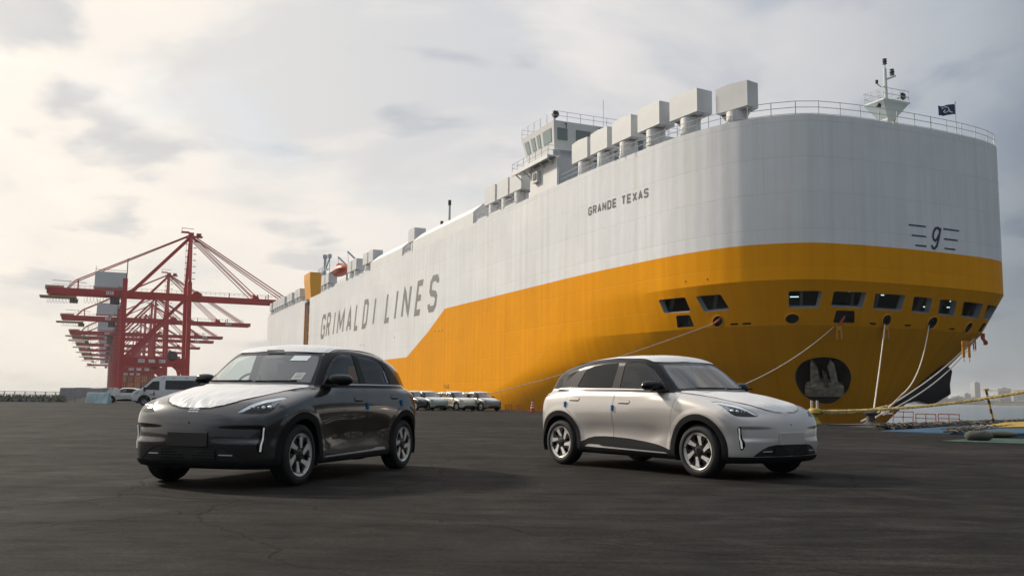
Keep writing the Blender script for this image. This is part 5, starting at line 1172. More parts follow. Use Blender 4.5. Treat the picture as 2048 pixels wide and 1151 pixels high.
def skin_bar(name, xs, ztop, zbot, s, out=.007, th=.014):
    V = []
    for x, zt, zb_ in zip(xs, ztop, zbot):
        a, b = surf_y(x, zt), surf_y(x, zb_); V += [(x, s*(a+out), zt), (x, s*(b+out), zb_), (x, s*(b-th), zb_), (x, s*(a-th), zt)]
    n = len(xs); fs = [(4*i+k, 4*i+(k+1) % 4, 4*i+4+(k+1) % 4, 4*i+4+k) for i in range(n-1) for k in range(4)]+[(0, 1, 2, 3), (4*n-4, 4*n-3, 4*n-2, 4*n-1)]
    return MB().add(V, fs).mesh(name, 40)
def small_parts():
    """shared meshes of the hero cars: (name, mesh, material, parent part)"""
    P = []
    # mirrors
    for s in (1, -1):
        q = MB(); nl, ns = 12, 16; V = []
        for i in range(nl+1):
            u = i/nl; y = .765+u*.30; e = math.sin(math.pi*min(1, u*.97+.03))**.42 if 0 < u < 1 else .02
            e = max(.03, (1-abs(2*u-1)**2.8)**.5)
            for k in range(ns):
                t_ = 2*math.pi*k/ns; c, sn = math.cos(t_), math.sin(t_); c = math.copysign(abs(c)**.8, c); sn = math.copysign(abs(sn)**.8, sn)
                V.append((.60+.085*c*e-.05*u, s*y, 1.132+.072*sn*e+(.0 if sn > 0 else .010*e)))
        fs = [(i*ns+k, i*ns+(k+1) % ns, (i+1)*ns+(k+1) % ns, (i+1)*ns+k) for i in range(nl) for k in range(ns)]+[tuple(range(ns)), tuple(range(nl*ns, nl*ns+ns))]
        q.add(V, fs); P.append(('door_mirror', q.mesh('door_mirror', 60), GBLK, None))
        st = MB().add([(.74, s*.765, 1.05), (.56, s*.765, 1.05), (.55, s*.93, 1.062), (.66, s*.93, 1.062), (.76, s*.765, 1.085), (.56, s*.765, 1.085), (.56, s*.93, 1.085), (.66, s*.93, 1.085)], [(0, 1, 2, 3), (4, 5, 6, 7), (0, 1, 5, 4), (1, 2, 6, 5), (2, 3, 7, 6), (3, 0, 4, 7)])
        P.append(('mirror_arm', st.mesh('mirror_arm', bevel=.008), SBLK, None))
        tr = MB().prism([(.70, 1.095), (.80, 1.05), (.60, 1.085), (.58, 1.20)], s*.735, s*.775, lambda x, z, y: (x, y, z)); P.append(('mirror_sail', tr.mesh('mirror_sail', bevel=.004, seg=1), SBLK, None))
        # foam pads on the door edges
        for x, z in ((-.21, .835), (-1.205, .872)):
            y = surf_y(x, z); q = MB().box((x, s*(y+.006), z), (.030, .032, .080)); P.append(('edge_protector', q.mesh('edge_protector', bevel=.007, seg=2), FOAM, None))
        xs = np.linspace(-1.50, .74, 40); zb0 = zbelt(xs); P.append(('belt_moulding', skin_bar('belt_moulding', xs, zb0+.006, zb0-.007, s, .006), CHR, None))
        xs = np.linspace(-.76, .80, 30); P.append(('sill_strip', skin_bar('sill_strip', xs, np.interp(xs, [-.76, -.70, -.48, -.42, .76, .80], [.296, .322, .322, .305, .284, .276]), np.interp(xs, [-.76, .8], [.288, .268]), s, .011), CHR, None))
        V = []
        for t_ in np.linspace(0, 1, 8):
            z = .382+.242*t_; yc = .752+.021*t_; xx = surf_x(yc, z)
            for dy, dx in ((-.0042, .006), (.0042, .004), (.0042, -.02), (-.0042, -.02)): V.append((xx+dx, s*(yc+dy), z))
        P.append(('day_lamp', MB().add(V, [(4*i+k, 4*i+(k+1) % 4, 4*i+4+(k+1) % 4, 4*i+4+k) for i in range(7) for k in range(4)]+[(0, 1, 2, 3), (28, 29, 30, 31)]).mesh('day_lamp', 40), DRL, None))
        # projector lens and light blocks inside the lamp
        def hl(t_, z, inset):
            # find the point on the skin with y-x = t_
            lo, hi = .1, 1.2
            for _ in range(40):
                m = (lo+hi)/2
                if carF(np.array([m-t_]), np.array([m]), np.array([z]))[0] < 0: lo = m
                else: hi = m
            return np.array([lo-t_-inset, (lo-inset*.6), z])
        p = hl(-1.03, .825, .02); P.append(('projector', MB().lathe([(.001, .014), (.014, .011), (.023, .002), (.027, -.012)], (0, 0, 0), 'x', 18).mesh('projector', 60), LAMPC, ('headlight', s, p, s*.5)))
        p = hl(-1.12, .822, .022); P.append(('projector', MB().lathe([(.001, .010), (.012, .008), (.019, .001), (.022, -.012)], (0, 0, 0), 'x', 18).mesh('projector', 60), LAMPW, ('headlight', s, p, s*.4)))
        for t0 in (-1.19, -1.24, -1.285):
            p = hl(t0, .817, .020); P.append(('lamp_block', MB().box((0, 0, 0), (.012, .013, .034)).mesh('lamp_block', bevel=.003, seg=1), LAMPC, ('headlight', s, p, s*.3)))
        P.append(('grille_strip', MB().beam((surf_x(.36, .345)+.006, s*.365, .346), (surf_x(.50, .345)+.004, s*.505, .344), .008, .010).mesh('grille_strip'), CHR, None))
    # plate carrier and emblem
    P.append(('plate_carrier', 'PAINT', (MB().box((2.083, 0, .497), (.022, .48, .15))).mesh('plate_carrier', bevel=.006, seg=2), None))
    for i in range(3):
        for j in range(2):
            y = (i-1)*.043; z = .775+j*.0225; x = surf_x(abs(y), z)+.004
            P.append(('emblem_tile', MB().add([(x, y-.0185, z-.0095), (x, y+.0185, z-.0095), (x-.007, y+.0185, z+.0095), (x-.007, y-.0185, z+.0095), (x-.01, y-.0185, z-.0095), (x-.01, y+.0185, z-.0095), (x-.016, y+.0185, z+.0095), (x-.016, y-.0185, z+.0095)], [(0, 1, 2, 3), (0, 1, 5, 4), (1, 2, 6, 5), (2, 3, 7, 6), (3, 0, 4, 7)]).mesh('emblem_tile'), CHR, None))
    x = surf_x(0, .66); P.append(('sensor_hole', MB().lathe([(.001, .004), (.008, .004), (.009, 0)], (x, 0, .665), 'x', 10).mesh('sensor_hole'), LINER, None))
    # grille vents with louvres
    for s in (1, -1):
        xx = surf_x(.19, .345); q = MB().box((xx-.008, s*.19, .350), (.012, .27, .105)); P.append(('vent', q.mesh('vent'), LINER, None))
        for k in range(3): P.append(('louvre', MB().box((xx-.001, s*.19, .322+k*.028), (.012, .262, .007)).mesh('louvre'), SBLK, None))
    # wipers, sensor housing, tape on the roof edge
    def wsx(y, z): return surf_x(abs(y), z)
    for y0, y1 in ((-.52, .02), (.08, .60)):
        pts = [(wsx(y, z)+.012, y, z+.012) for y, z in zip(np.linspace(y0, y1, 6), np.linspace(1.098, 1.103, 6))]
        P.append(('wiper', MB().tube(pts, .011, 6).mesh('wiper', 60), PBLK, None))
    wx = lambda y, z: 1.055-1.36*(z-1.05)-.36*abs(y)**2.2
    P.append(('sensor_housing', MB().add([(wx(0, 1.45)-.025, -.15, 1.45), (wx(0, 1.45)-.025, .15, 1.45), (wx(0, 1.395)-.025, .10, 1.395), (wx(0, 1.395)-.025, -.10, 1.395), (wx(0, 1.45)-.12, -.15, 1.45), (wx(0, 1.45)-.12, .15, 1.45), (wx(0, 1.395)-.09, .10, 1.395), (wx(0, 1.395)-.09, -.10, 1.395)], [(0, 1, 2, 3), (3, 2, 6, 7), (0, 3, 7, 4), (1, 2, 6, 5)]).mesh('sensor_housing'), CABL, None))
    # cabin
    P.append(('dashboard', MB().prism([(.98, .80), (1.0, 1.035), (.90, 1.055), (.62, 1.065), (.50, 1.02), (.47, .80)], -.68, .68, lambda x, z, y: (x, y, z)).mesh('dashboard', bevel=.02), CABL, None))
    rg = [(.475-.06*math.sin(t), -.37+.185*math.cos(t), 1.035+.175*math.sin(t)) for t in np.linspace(0, 2*math.pi, 33)]
    P.append(('steering_wheel', MB().tube(rg, .014, 8, cap=False).tube([(.60, -.37, .96), (.48, -.37, 1.03)], .03, 8).beam((.475, -.54, 1.035), (.475, -.20, 1.035), .02, .05).mesh('steering_wheel', 60), PBLK, None))
    for s in (1, -1):
        P.append(('seat', MB().box((-.05, s*.36, .56), (.54, .50, .16)).prism([(-.22, .60), (-.40, 1.17), (-.30, 1.20), (-.08, .62)], s*.36-.23, s*.36+.23, lambda x, z, y: (x, y, z)).mesh('seat', bevel=.05, seg=3), CABIN, None))
        P.append(('headrest', MB().box((-.385, s*.36, 1.285), (.10, .25, .16)).tube([(-.37, s*.36-.06, 1.14), (-.385, s*.36-.06, 1.25)], .007, 6).tube([(-.37, s*.36+.06, 1.14), (-.385, s*.36+.06, 1.25)], .007, 6).mesh('headrest', bevel=.03, seg=2), CABL, None))
    P.append(('rear_bench', MB().box((-.95, 0, .56), (.5, 1.2, .18)).prism([(-1.12, .60), (-1.34, 1.14), (-1.24, 1.18), (-.98, .62)], -.62, .62, lambda x, z, y: (x, y, z)).box((-1.32, .36, 1.22), (.08, .24, .14)).box((-1.32, -.36, 1.22), (.08, .24, .14)).mesh('rear_bench', bevel=.04, seg=2), CABIN, None))
    P.append(('cabin_floor', MB().box((-.25, 0, .33), (2.6, 1.5, .05)).box((1.0, 0, .6), (.05, 1.45, .6)).box((-1.6, 0, .65), (.05, 1.4, .7)).mesh('cabin_floor'), LINER, None))
    P.append(('underbody', MB().box((0, 0, .235), (3.8, 1.30, .06)).box((1.3, 0, .42), (.9, 1.1, .4)).box((-1.3, 0, .42), (.9, 1.1, .4)).box((0, 0, .235), (1.85, 1.66, .05)).box((-1.0, .35, .17), (.25, .12, .08)).box((.98, -.6, .17), (.12, .12, .10)).mesh('underbody'), LINER, None))
    for s in (1, -1):
        for xc in (1.325, -1.325): 
            V = [(xc+r*math.cos(t_), s*y, .325+r*math.sin(t_)) for r, y in ((.392, .875), (.395, .55), (.05, .55)) for t_ in np.linspace(-.35, math.pi+.35, 24)]
            P.append(('wheel_house', MB().add(V, [(i*24+k, i*24+k+1, (i+1)*24+k+1, (i+1)*24+k) for i in range(2) for k in range(23)]).mesh('wheel_house', 40), LINER, None))
    return P
SP = small_parts()
def make_car(loc, heading, paint_m, upper_m, frame_m, clad_m, label, hero=True, group=None, sc=1.0, steer=0.0):
    root = thing('parked_car', loc, heading, label, 'car', group, sc)
    mm = {'paint': paint_m, 'upper': upper_m, 'frame': frame_m, 'clad': clad_m}; made = {}
    for key, me, mt, side_ in (HM if hero else LM):
        par = root
        if len(key) == 2: par = made.get((key[0], side_), made.get((key[0], None), root))
        o = link(key[-1], me, mm.get(mt, mt) if isinstance(mt, str) else mt, par); made[(key[0] if len(key) == 1 else '/'.join(key), side_)] = o
    wp = WP if hero else WPL
    for xc in (1.325, -1.325):
        for s in (1, -1):
            w = link('wheel', wp[0][1], wp[0][2], root, loc=(xc, s*.775, .326), rot=(0, random.random()*6 if not hero else (.3+xc), (0 if s > 0 else math.pi)+(steer if xc > 0 else 0)))
            for nm, me, mt in wp[1:]: link(nm, me, mt, w)
    if hero:
        for it in SP:
            nm, me, mt, ref = it[0], it[1], it[2], it[3]
            if me == 'PAINT': link(nm, it[2], paint_m, root); continue
            if ref:
                par, s, p, rz = ref; link(nm, me, mt, made[('headlight', 'L' if s > 0 else 'R')], loc=(p[0], s*p[1], p[2]), rot=(0, 0, rz))
            else: link(nm, me, mt, root)
    else:
        link('underbody', [i for i in SP if i[0] == 'underbody'][0][1], LINER, root)
        for it in SP:
            if it[0] in ('door_mirror', 'wheel_house'): link(it[0], it[1], it[2], root)
            if it[0] == 'plate_carrier': link(it[0], it[2], paint_m, root)
            if it[0] in ('seat', 'dashboard', 'rear_bench'): link(it[0], it[1], it[2], root)
    return root
P_DARK = paint('paint_graphite', (.060, .057, .056), .75, .24); P_SILV = paint('paint_silver_beige', (.56, .525, .49), .30, .30)
P_GREEN = paint('paint_pale_green', (.30, .36, .29), .2, .35); P_CREAM = paint('paint_cream', (.62, .56, .44), .1, .35); P_GREY = paint('paint_warm_grey', (.20, .19, .18), .3, .35); P_WHITE = paint('paint_white', (.66, .66, .64), .0, .35)
FRD = mat('frame_satin', (.016, .016, .017), .3, spec=.12)
dark = make_car((-2.673, 11.536, 0), -1.880, P_DARK, P_DARK, FRD, mat('clad_dark', (.025, .024, .024), .35, coat=.4), 'dark graphite hatchback with white film on bonnet and roof, nearest the cranes')
white = make_car((2.236, 13.200, 0), -.924, P_SILV, GBLK, FRD, PBLK, 'silver beige hatchback with black pillars and white bonnet film, nose towards the anchor')
# labels stuck inside the windscreen of the dark car
def ws_patch(root, y0, y1, z0, z1, material, name, out_=.004, skew=0.0, parent=None):
    V = []; 
    for j in range(4):
        for i in range(4): y = y0+(y1-y0)*i/3+skew*j/3; z = z0+(z1-z0)*j/3; V.append((1.055-1.36*(z-1.05)-.36*abs(y)**2.2+out_-(.012 if z > 1.4 else 0), y, z))
    return link(name, MB().add(V, [(j*4+i, j*4+i+1, (j+1)*4+i+1, (j+1)*4+i) for j in range(3) for i in range(3)]).mesh(name, 60, recalc=False), material, parent or root)
PAPER = mat('paper_white', (.72, .76, .76), .7)
ws_patch(dark, .27, .47, 1.36, 1.425, PAPER, 'paper_sheet', .006)
st = ws_patch(dark, .45, .56, 1.135, 1.215, PAPER, 'energy_label', .004)
for k, c in enumerate(((.45, .35, .03), (.10, .30, .12), (.50, .06, .04), (.35, .40, .05), (.05, .08, .2))):
    ws_patch(dark, .46, .55, 1.143+k*.0145, 1.149+k*.0145, mat('label_stripe_%s' % 'abcde'[k], c, .6), 'label_stripe', .0065, parent=st)
link('tape_strip', MB().tube([(.475, -.13, 1.487), (.482, 0, 1.487), (.475, .10, 1.487)], .008, 6).mesh('tape_strip'), PBLK, dark)
# paper strip on the rear side window
V = [(x, surf_y(x, z)+.002, z) for x, z in ((-.93, 1.135), (-.965, 1.135), (-.935, 1.29), (-.905, 1.29))]; link('window_sticker', MB().add(V, [(0, 1, 2, 3)]).mesh('window_sticker', recalc=False), mat('sticker_blue_white', (.35, .40, .55), .6), dark)
# reflective vests lying on the front seats
def vest(car, loc, lab):
    q = MB(); n = 12; V = []
    for j in range(n+1):
        for i in range(n+1):
            u, v = i/n-.5, j/n-.5; r = max(0, 1-(u*u+v*v)*3.6)
            V.append((u*.30, v*.34, .22*r**.6+.02*math.sin(17*u+5*v)+.015*math.sin(13*v-9*u)))
    q.add(V, [(j*(n+1)+i, j*(n+1)+i+1, (j+1)*(n+1)+i+1, (j+1)*(n+1)+i) for j in range(n) for i in range(n)])
    p = car.matrix_basis @ Vector(loc); o = q.build('safety_vest', VEST, smooth=70, loc=p); o.rotation_euler = (0, 0, car.rotation_euler[2])
    return props(o, lab, 'vest', 'green vests left on the front seats')
bpy.context.view_layer.update()
vest(dark, (-.12, .36, .93), 'bright green safety vest on the front seat of the dark car'); vest(white, (.0, -.36, .95), 'bright green safety vest on the front seat of the silver car')
# ------------------------------------------------------------------ cars parked further along the quay
HB_ = -.924
row = [(832, 819.3, P_DARK, 'dark hatchback mostly hidden behind the near graphite car, first of the far row'), (855, 819.6, P_GREEN, 'pale green hatchback in the front of the far row under the yellow hull'),
       (912, 820.0, P_CREAM, 'cream hatchback between the green and the grey one in the far row'), (960, 820.6, P_GREY, 'dark grey hatchback at the right end of the far row')]
for u, v, pm, lab in row:
    p = gp(u, v); make_car((p[0], p[1], 0), HB_, pm, GBLK if pm is not P_GREEN else pm, FRD, PBLK, lab, False, 'hatchbacks parked in the far row', .88)
for u, v, pm, lab in ((893, 816.9, P_GREEN, 'second row pale green hatchback, only its roof and windscreen showing left of the cream one'), (940, 816.9, P_CREAM, 'second row cream hatchback hidden between the cream and the grey one')):
    p = gp(u, v); make_car((p[0], p[1], 0), HB_, pm, GBLK, FRD, PBLK, lab, False, 'hatchbacks parked in the far row', .88)
p = gp(250, 805.2); make_car((p[0], p[1], 0), math.radians(197), P_WHITE, P_WHITE, FRD, PBLK, 'white hatchback behind the van at the left', False, None, .95)

# ------------------------------------------------------------------ the white van
vl = gp(293, 810.5); vr = math.radians(190)
van = thing('parked_van', (vl[0], vl[1], 0), vr, 'white high roof minibus with dark side windows facing left', 'van')
# origin under the front axle; x forward
VW = mat('van_white', (.66, .67, .67), .35, coat=.6)
side_ = [(.95, .38), (1.02, .62), (1.0, .88), (.90, 1.08), (.62, 1.22), (.22, 1.36), (-.42, 2.02), (-.75, 2.25), (-1.3, 2.40), (-4.6, 2.42), (-5.0, 2.30), (-5.1, 1.3), (-5.1, .40)]
def wcut(poly, xc, r=.42, zc=.36, n=12):
    return [(xc-r*math.cos(math.pi*k/n), zc+r*math.sin(math.pi*k/n)) for k in range(n+1)]
low = [(-5.1, .40)]+wcut(None, -3.5)+wcut(None, 0)+[(.95, .38)]
prof = side_[:-1]+[(-5.1, .38)]+[(-3.5-.42*math.cos(math.pi*k/12), .36+.42*math.sin(math.pi*k/12)) for k in range(13)]+[(-.42*math.cos(math.pi*k/12), .36+.42*math.sin(math.pi*k/12)) for k in range(13)]
def vy(z): return 1.0-.0*z-max(0, z-1.15)*.16
q = MB(); n_ = len(prof); V = []
for s in (-1, 1): V += [(x, s*(vy(z)-(.10 if x > .85 else .04 if x > .6 else 0)), z) for x, z in prof]
q.add(V, [tuple(range(n_)), tuple(range(n_, 2*n_))]+[(i, (i+1) % n_, (i+1) % n_+n_, i+n_) for i in range(n_)])
link('body', q.mesh('body', 40, bevel=.05, seg=2), VW, van)
VGL = mat('van_glass', (.012, .014, .016), .08, spec=.8); VGL2 = glassmat('van_cab_glass', (.25, .28, .26), .06)
def vside(poly, name, m, s, off=.012, th=.02, par=None):
    P = [(x, z) for x, z in rpoly(poly, .06)]; return link(name, MB().add([(x, s*(vy(z)+o), z) for o in (off, -th) for x, z in P], [tuple(range(len(P)))]+[(i, (i+1) % len(P), (i+1) % len(P)+len(P), i+len(P)) for i in range(len(P))]).mesh(name), m, par or van)
for s in (1, -1):
    vside([(-.40, 1.25), (-.30, 1.88), (-.62, 2.02), (-1.12, 2.04), (-1.16, 1.22)][0:0] or [(.08, 1.28), (-.55, 1.92), (-1.06, 1.96), (-1.10, 1.24)], 'cab_window', VGL, s)
    vside([(-1.52, 1.30), (-1.52, 2.02), (-4.85, 2.04), (-4.85, 1.30)], 'side_window', VGL, s)
    vside([(-.52, .44), (-.62, .62), (-2.9, .62), (-2.98, .44)], 'sill_cladding', PBLK, s)
    for x in (-1.25, -2.0, -3.0, -4.0, -4.8): vside([(x, 2.20), (x-.22, 2.20), (x-.22, 2.24), (x, 2.24)], 'marker_lamp', mat('marker_red', (.35, .05, .05), .4), s)
    vside([(-1.20, .66), (-1.20, 2.1), (-1.215, 2.1), (-1.215, .66)], 'door_seam', LINER, s, .006)
    link('wing_mirror', MB().box((.0, s*1.13, 1.30), (.14, .2, .34)).mesh('wing_mirror', bevel=.03), SBLK, van)
    link('headlight', MB().add([(.98, s*.60, .92), (.72, s*1.008, .95), (.40, s*1.008, 1.20), (.62, s*.80, 1.18)], [(0, 1, 2, 3)]).mesh('headlight'), LAMPC, van)
    for xc in (0, -3.5):
        link('arch_trim', MB().add([(xc+r*math.cos(math.pi*k/14), s*1.006, .36+r*math.sin(math.pi*k/14)) for k in range(15) for r in (.40, .50)], [(2*i, 2*i+2, 2*i+3, 2*i+1) for i in range(14)]).mesh('arch_trim'), PBLK, van)
        w_ = link('wheel', MB().lathe([(.2, -.1), (.32, -.11), (.35, -.08), (.35, .08), (.32, .11), (.2, .1)], n=26, axis='y').mesh('wheel', 40), TYRE, van, loc=(xc, s*.88, .35), rot=(0, 0, 0 if s > 0 else math.pi))
        link('hub_cap', MB().lathe([(.001, .10), (.08, .10), (.10, .07), (.20, .09)], n=20, axis='y').mesh('hub_cap', 30), mat('hub_silver', (.32, .32, .33), .35, metal=.7), w_)
link('windscreen', MB().add([(.20, .86, 1.40), (.20, -.86, 1.40), (-.42, -.76, 2.05), (-.42, .76, 2.05)], [(0, 1, 2, 3)]).mesh('windscreen'), VGL, van, loc=(.02, 0, .03))
link('grille', MB().box((1.0, 0, .82), (.06, 1.0, .26)).box((1.0, 0, .55), (.07, 1.6, .22)).mesh('grille', bevel=.02), PBLK, van)
link('underbody', MB().box((-2.0, 0, .40), (5.6, 1.5, .2)).mesh('underbody'), LINER, van)
# printed on the van's side: a red traffic cone mark and a dark line of print
CRED = mat('cone_red', (.50, .05, .03), .6)
for s in (1, -1):
    vside([(-.62, .84), (-.69, 1.18), (-.73, 1.18), (-.80, .84)], 'cone_mark', CRED, s, .016)
    for k in range(5): vside([(-.40-k*.07, .86), (-.44-k*.07, .86), (-.44-k*.07, .93), (-.40-k*.07, .93)], 'printed_mark', BLK, s, .016)

# ------------------------------------------------------------------ low red barriers and the big cone in front of the hull
BR = mat('barrier_red', (.50, .13, .06), .55)
labs = ['small red low barrier nearest the row of far cars', 'small red low barrier second from the far cars', 'small red low barrier behind the tall traffic cone', 'small red low barrier partly hidden by the silver car']
for (u, v), lab in zip(((1017, 820.6), (1040, 821.4), (1065, 822.4), (1088, 823)), labs):
    t = thing('low_barrier', gp(u, v), -.12, lab, 'barrier', 'small red low barriers along the quay edge')
    for sx in (-.24, .24): MB().beam((sx, -.1, .02), (sx*.95, 0, .42), .045).beam((sx, .1, .02), (sx*.95, 0, .42), .04).build('foot', BR, t)
    for z in (.41, .23, .10): MB().beam((-.25, 0, z), (.25, 0, z), .05 if z > .3 else .04).build('rail', BR, t)
    MB().beam((0, 0, .1), (0, 0, .41), .03).build('upright', BR, t)
t = thing('traffic_cone', gp(1064.5, 823.3), 0, 'tall red and white banded traffic cone by the hull', 'cone')
MB().box((0, 0, .03), (.42, .42, .06)).build('base', CRED, t, bevel=.01)
prof = [(.15, .05), (.12, .28), (.105, .36), (.09, .45), (.08, .53), (.068, .62), (.058, .70), (.045, .80), (.035, .88)]
for i in range(8): MB().lathe([prof[i], prof[i+1]], n=18).build('band', (CRED, mat('cone_white', (.7, .68, .66), .6))[i in (1, 3, 5)] if i else CRED, t, smooth=40)
MB().lathe([(.001, .89), (.035, .88)], n=18).build('cap', CRED, t)

# ------------------------------------------------------------------ red pipe railings at the quay edge on the right
PR = mat('railing_red', (.50, .10, .06), .6)
for (ua, ub, va, vb, hgt, lab) in ((1786, 1826, 843.5, 843.5, .52, 'leaning red pipe railing nearest the bow'), (1832, 1872, 844, 844.5, .42, 'red pipe railing second from the bow'), (1877, 1919, 844.5, 844.8, .42, 'red pipe railing farthest from the bow')):
    A, B = gp(ua, va), gp(ub, vb); d = B-A; L_ = np.linalg.norm(d); t = thing('pipe_railing', A, math.atan2(d[1], d[0]), lab, 'railing', 'red pipe railings at the quay edge')
    k = .05 if 'lean' in lab else 0
    for x in (0, L_/2, L_): MB().tube([(x, 0, 0), (x+k, 0, hgt)], .022, 6).build('post', PR, t)
    MB().tube([(k, 0, hgt), (L_+k, 0, hgt-.02)], .024, 6).build('rail', PR, t); MB().tube([(k/2, 0, hgt*.5), (L_+k/2, 0, hgt*.45)], .020, 6).build('rail', PR, t)

# ------------------------------------------------------------------ mooring lines
ROPE = mat('rope_white', (.66, .60, .53), .9, bump=1.0, bscale=60, var=.25, vscale=8)
ROPY = mat('rope_yellow', (.42, .33, .13), .9, bump=1.0, bscale=50, var=.4, vscale=5)
def hx(a, z, off=.1): return hullX([a], [z], off)[0][0]
def pd(u, v, Y): d = pixdir(u, v); return np.array([0, 0, CAMH])+d*(Y/d[1])
def curve(P0, P1, P2, n=40): return [(1-t)**2*P0+2*t*(1-t)*P1+t*t*P2 for t in np.linspace(0, 1, n)]
def catenary(A, B, sag, n=48): 
    return [A+(B-A)*t-np.array([0, 0, sag*4*t*(1-t)]) for t in np.linspace(0, 1, n)]
def rope(A, B, sag, r, lab, m=ROPE, strand=True):
    pts = catenary(np.array(A), np.array(B), sag, 60); q = MB()
    # three laid strands
    L_ = sum(np.linalg.norm(b-a) for a, b in zip(pts[:-1], pts[1:])); 
    nseg = int(min(420, max(60, L_/(r*5)))); P = np.array(pts); t_ = np.linspace(0, len(P)-1, nseg); Pi = np.stack([np.interp(t_, range(len(P)), P[:, k]) for k in range(3)], 1)
    d = (P[-1]-P[0]); d /= np.linalg.norm(d); a = np.cross(d, [0, 0, 1.]); a /= np.linalg.norm(a); c = np.cross(a, d)
    for s in range(3):
        ph = np.arange(nseg)*L_/nseg/(r*9)*2*math.pi/1.0+s*2*math.pi/3 if nseg < 420 else np.arange(nseg)*1.0+s*2*math.pi/3
        q.tube(Pi+r*.5*(np.cos(ph)[:, None]*a+np.sin(ph)[:, None]*c), r*.62, 5)
    o = link('mooring_rope', q.mesh('mooring_rope', 70, recalc=False), m); return props(o, lab, 'rope', 'mooring ropes of the white and yellow ship' if m is ROPE else None)
def bollard_at(P, lab):
    q = MB().lathe([(.34, 0), (.30, .06), (.19, .12), (.17, .36), (.26, .44), (.28, .50), (.22, .56), (.001, .58)], n=20)
    o = q.build('bollard', mat('bollard_iron', (.05, .045, .04), .7, var=.3), smooth=50, loc=P); return props(o, lab, 'bollard')
e1 = pd(968, 789.5, 88.0); e1b = S(29.2, -98, .3)
rope(hx(-18.5, 7.38), e1b if False else e1+np.array([0, 0, 0]), .35, .042, 'white mooring rope running left from the bow to the quay behind the far cars')
b2 = gp(1296, 827); bollard_at(S(29.3, -47.5, 0), 'iron bollard hidden behind the silver car')
rope(hx(-8.72, 6.95), S(29.3, -47.5, .4), 1.35, .036, 'white mooring rope sagging down behind the silver car')
B3 = gp(1744, 846.2)
rope(hx(-3.4, 7.3), B3+np.array([0, 0, .05]), .12, .042, 'mooring rope hanging almost straight down right of the anchor')
rope(hx(1.95, 7.4), pd(1803, 789, 41.0), 1.0, .036, 'mooring rope curving down left from the round fairlead')
pe = gp(1722, 847); 
rope(hx(9.5, 6.7, .2), pe+np.array([0, 0, .1]), .5, .042, 'upper of two parallel ropes running down along the stem')
rope(hx(10.1, 6.5, .2), gp(1733, 847)+np.array([0, 0, .12]), .75, .040, 'lower of two parallel ropes running down along the stem')
rope(pd(1803, 789, 41.0), gp(1738, 846)+np.array([0, 0, .1]), .12, .036, 'short rope end tied on to the stem ropes above the quay')
bollard_at(gp(1742, 848), 'low iron bollard where the bow ropes meet the quay')
q = MB()
for k in range(6): q.tube([pd(1770+k*1.5, 815+k, 38.5)+np.array([0, 0, -.1*k*.3]), pd(1763+k*5, 822+k*1.2, 38.3), pd(1768+k*3, 830-k, 38.2)], .02, 5)
props(q.build('rope_knot', ROPE, smooth=60), 'frayed knot where the bow ropes are tied together', 'knot')
# chafe guards (orange plastic forks) on the ropes
CH = mat('chafe_orange', (.55, .22, .02), .6); CHR_ = mat('chafe_red', (.45, .07, .03), .7)
def fork(a, z, lab):
    P, nn = hullX([a], [z], .25); t = thing('chafe_guard', P[0], math.atan2(nn[0][1], nn[0][0])+math.pi/2, lab, 'chafe guard', 'orange chafe guards hung on the mooring ropes')
    MB().box((-.2, 0, -.45), (.16, .07, .72)).box((.2, 0, -.45), (.16, .07, .72)).box((0, 0, -.1), (.56, .07, .36)).build('plate', CH, t, bevel=.02)
    for s in (-.2, .2): MB().tube([(s, 0, -.8), (s, 0, -.98)], .03, 6).build('pin', SG, t)
fork(-8.3, 7.0, 'orange forked chafe guard under the square port right of the oval fairlead'); fork(-3.35, 7.15, 'orange forked chafe guard on the nearly vertical rope'); fork(9.7, 6.6, 'orange forked chafe guard by the red cloth at the stem'); 
pf = pd(1932, 692, 58.5); t = thing('chafe_guard', pf, .3, 'orange forked chafe guard hanging free below the stem ropes', 'chafe guard', 'orange chafe guards hung on the mooring ropes')
MB().box((-.22, 0, -.3), (.2, .07, .8)).box((.22, 0, -.3), (.2, .07, .8)).box((0, 0, .15), (.64, .07, .35)).build('plate', CH, t, bevel=.02)
for s in (-.22, .22): MB().tube([(s, 0, -.7), (s, 0, -1.0)], .04, 6).build('pin', SG, t)
P, nn = hullX([10.2], [6.9], .3)
q = MB(); V = []
for j in range(7):
    for i in range(4): V.append(tuple(P[0]+np.array([.13*i+.04*j+.05*math.sin(j*1.7), .09*math.sin(i*2+j), .35-.17*j+.05*math.sin(3*i+j)])*(1 if j < 6 else 1)))
q.add(V, [(j*4+i, j*4+i+1, (j+1)*4+i+1, (j+1)*4+i) for j in range(6) for i in range(3)])
props(q.build('red_cloth', CHR_, smooth=60), 'red cloth wrapped round the ropes at the tip of the bow', 'cloth')
for a, z, lab in ((-18.15, 7.5, 'red rope sleeve in the left round fairlead'), (-7.9, 7.35, 'red rope sleeve hanging from the square port above the anchor')):
    P0 = hx(a+.25, z+.35, -.1); P1 = hx(a-.3, z-.12, .18); props(MB().tube([P0, (P0+P1)/2+np.array([0, 0, -.06]), P1], [.07, .11, .08], 7).build('rope_sleeve', CHR_, smooth=60), lab, 'sleeve')

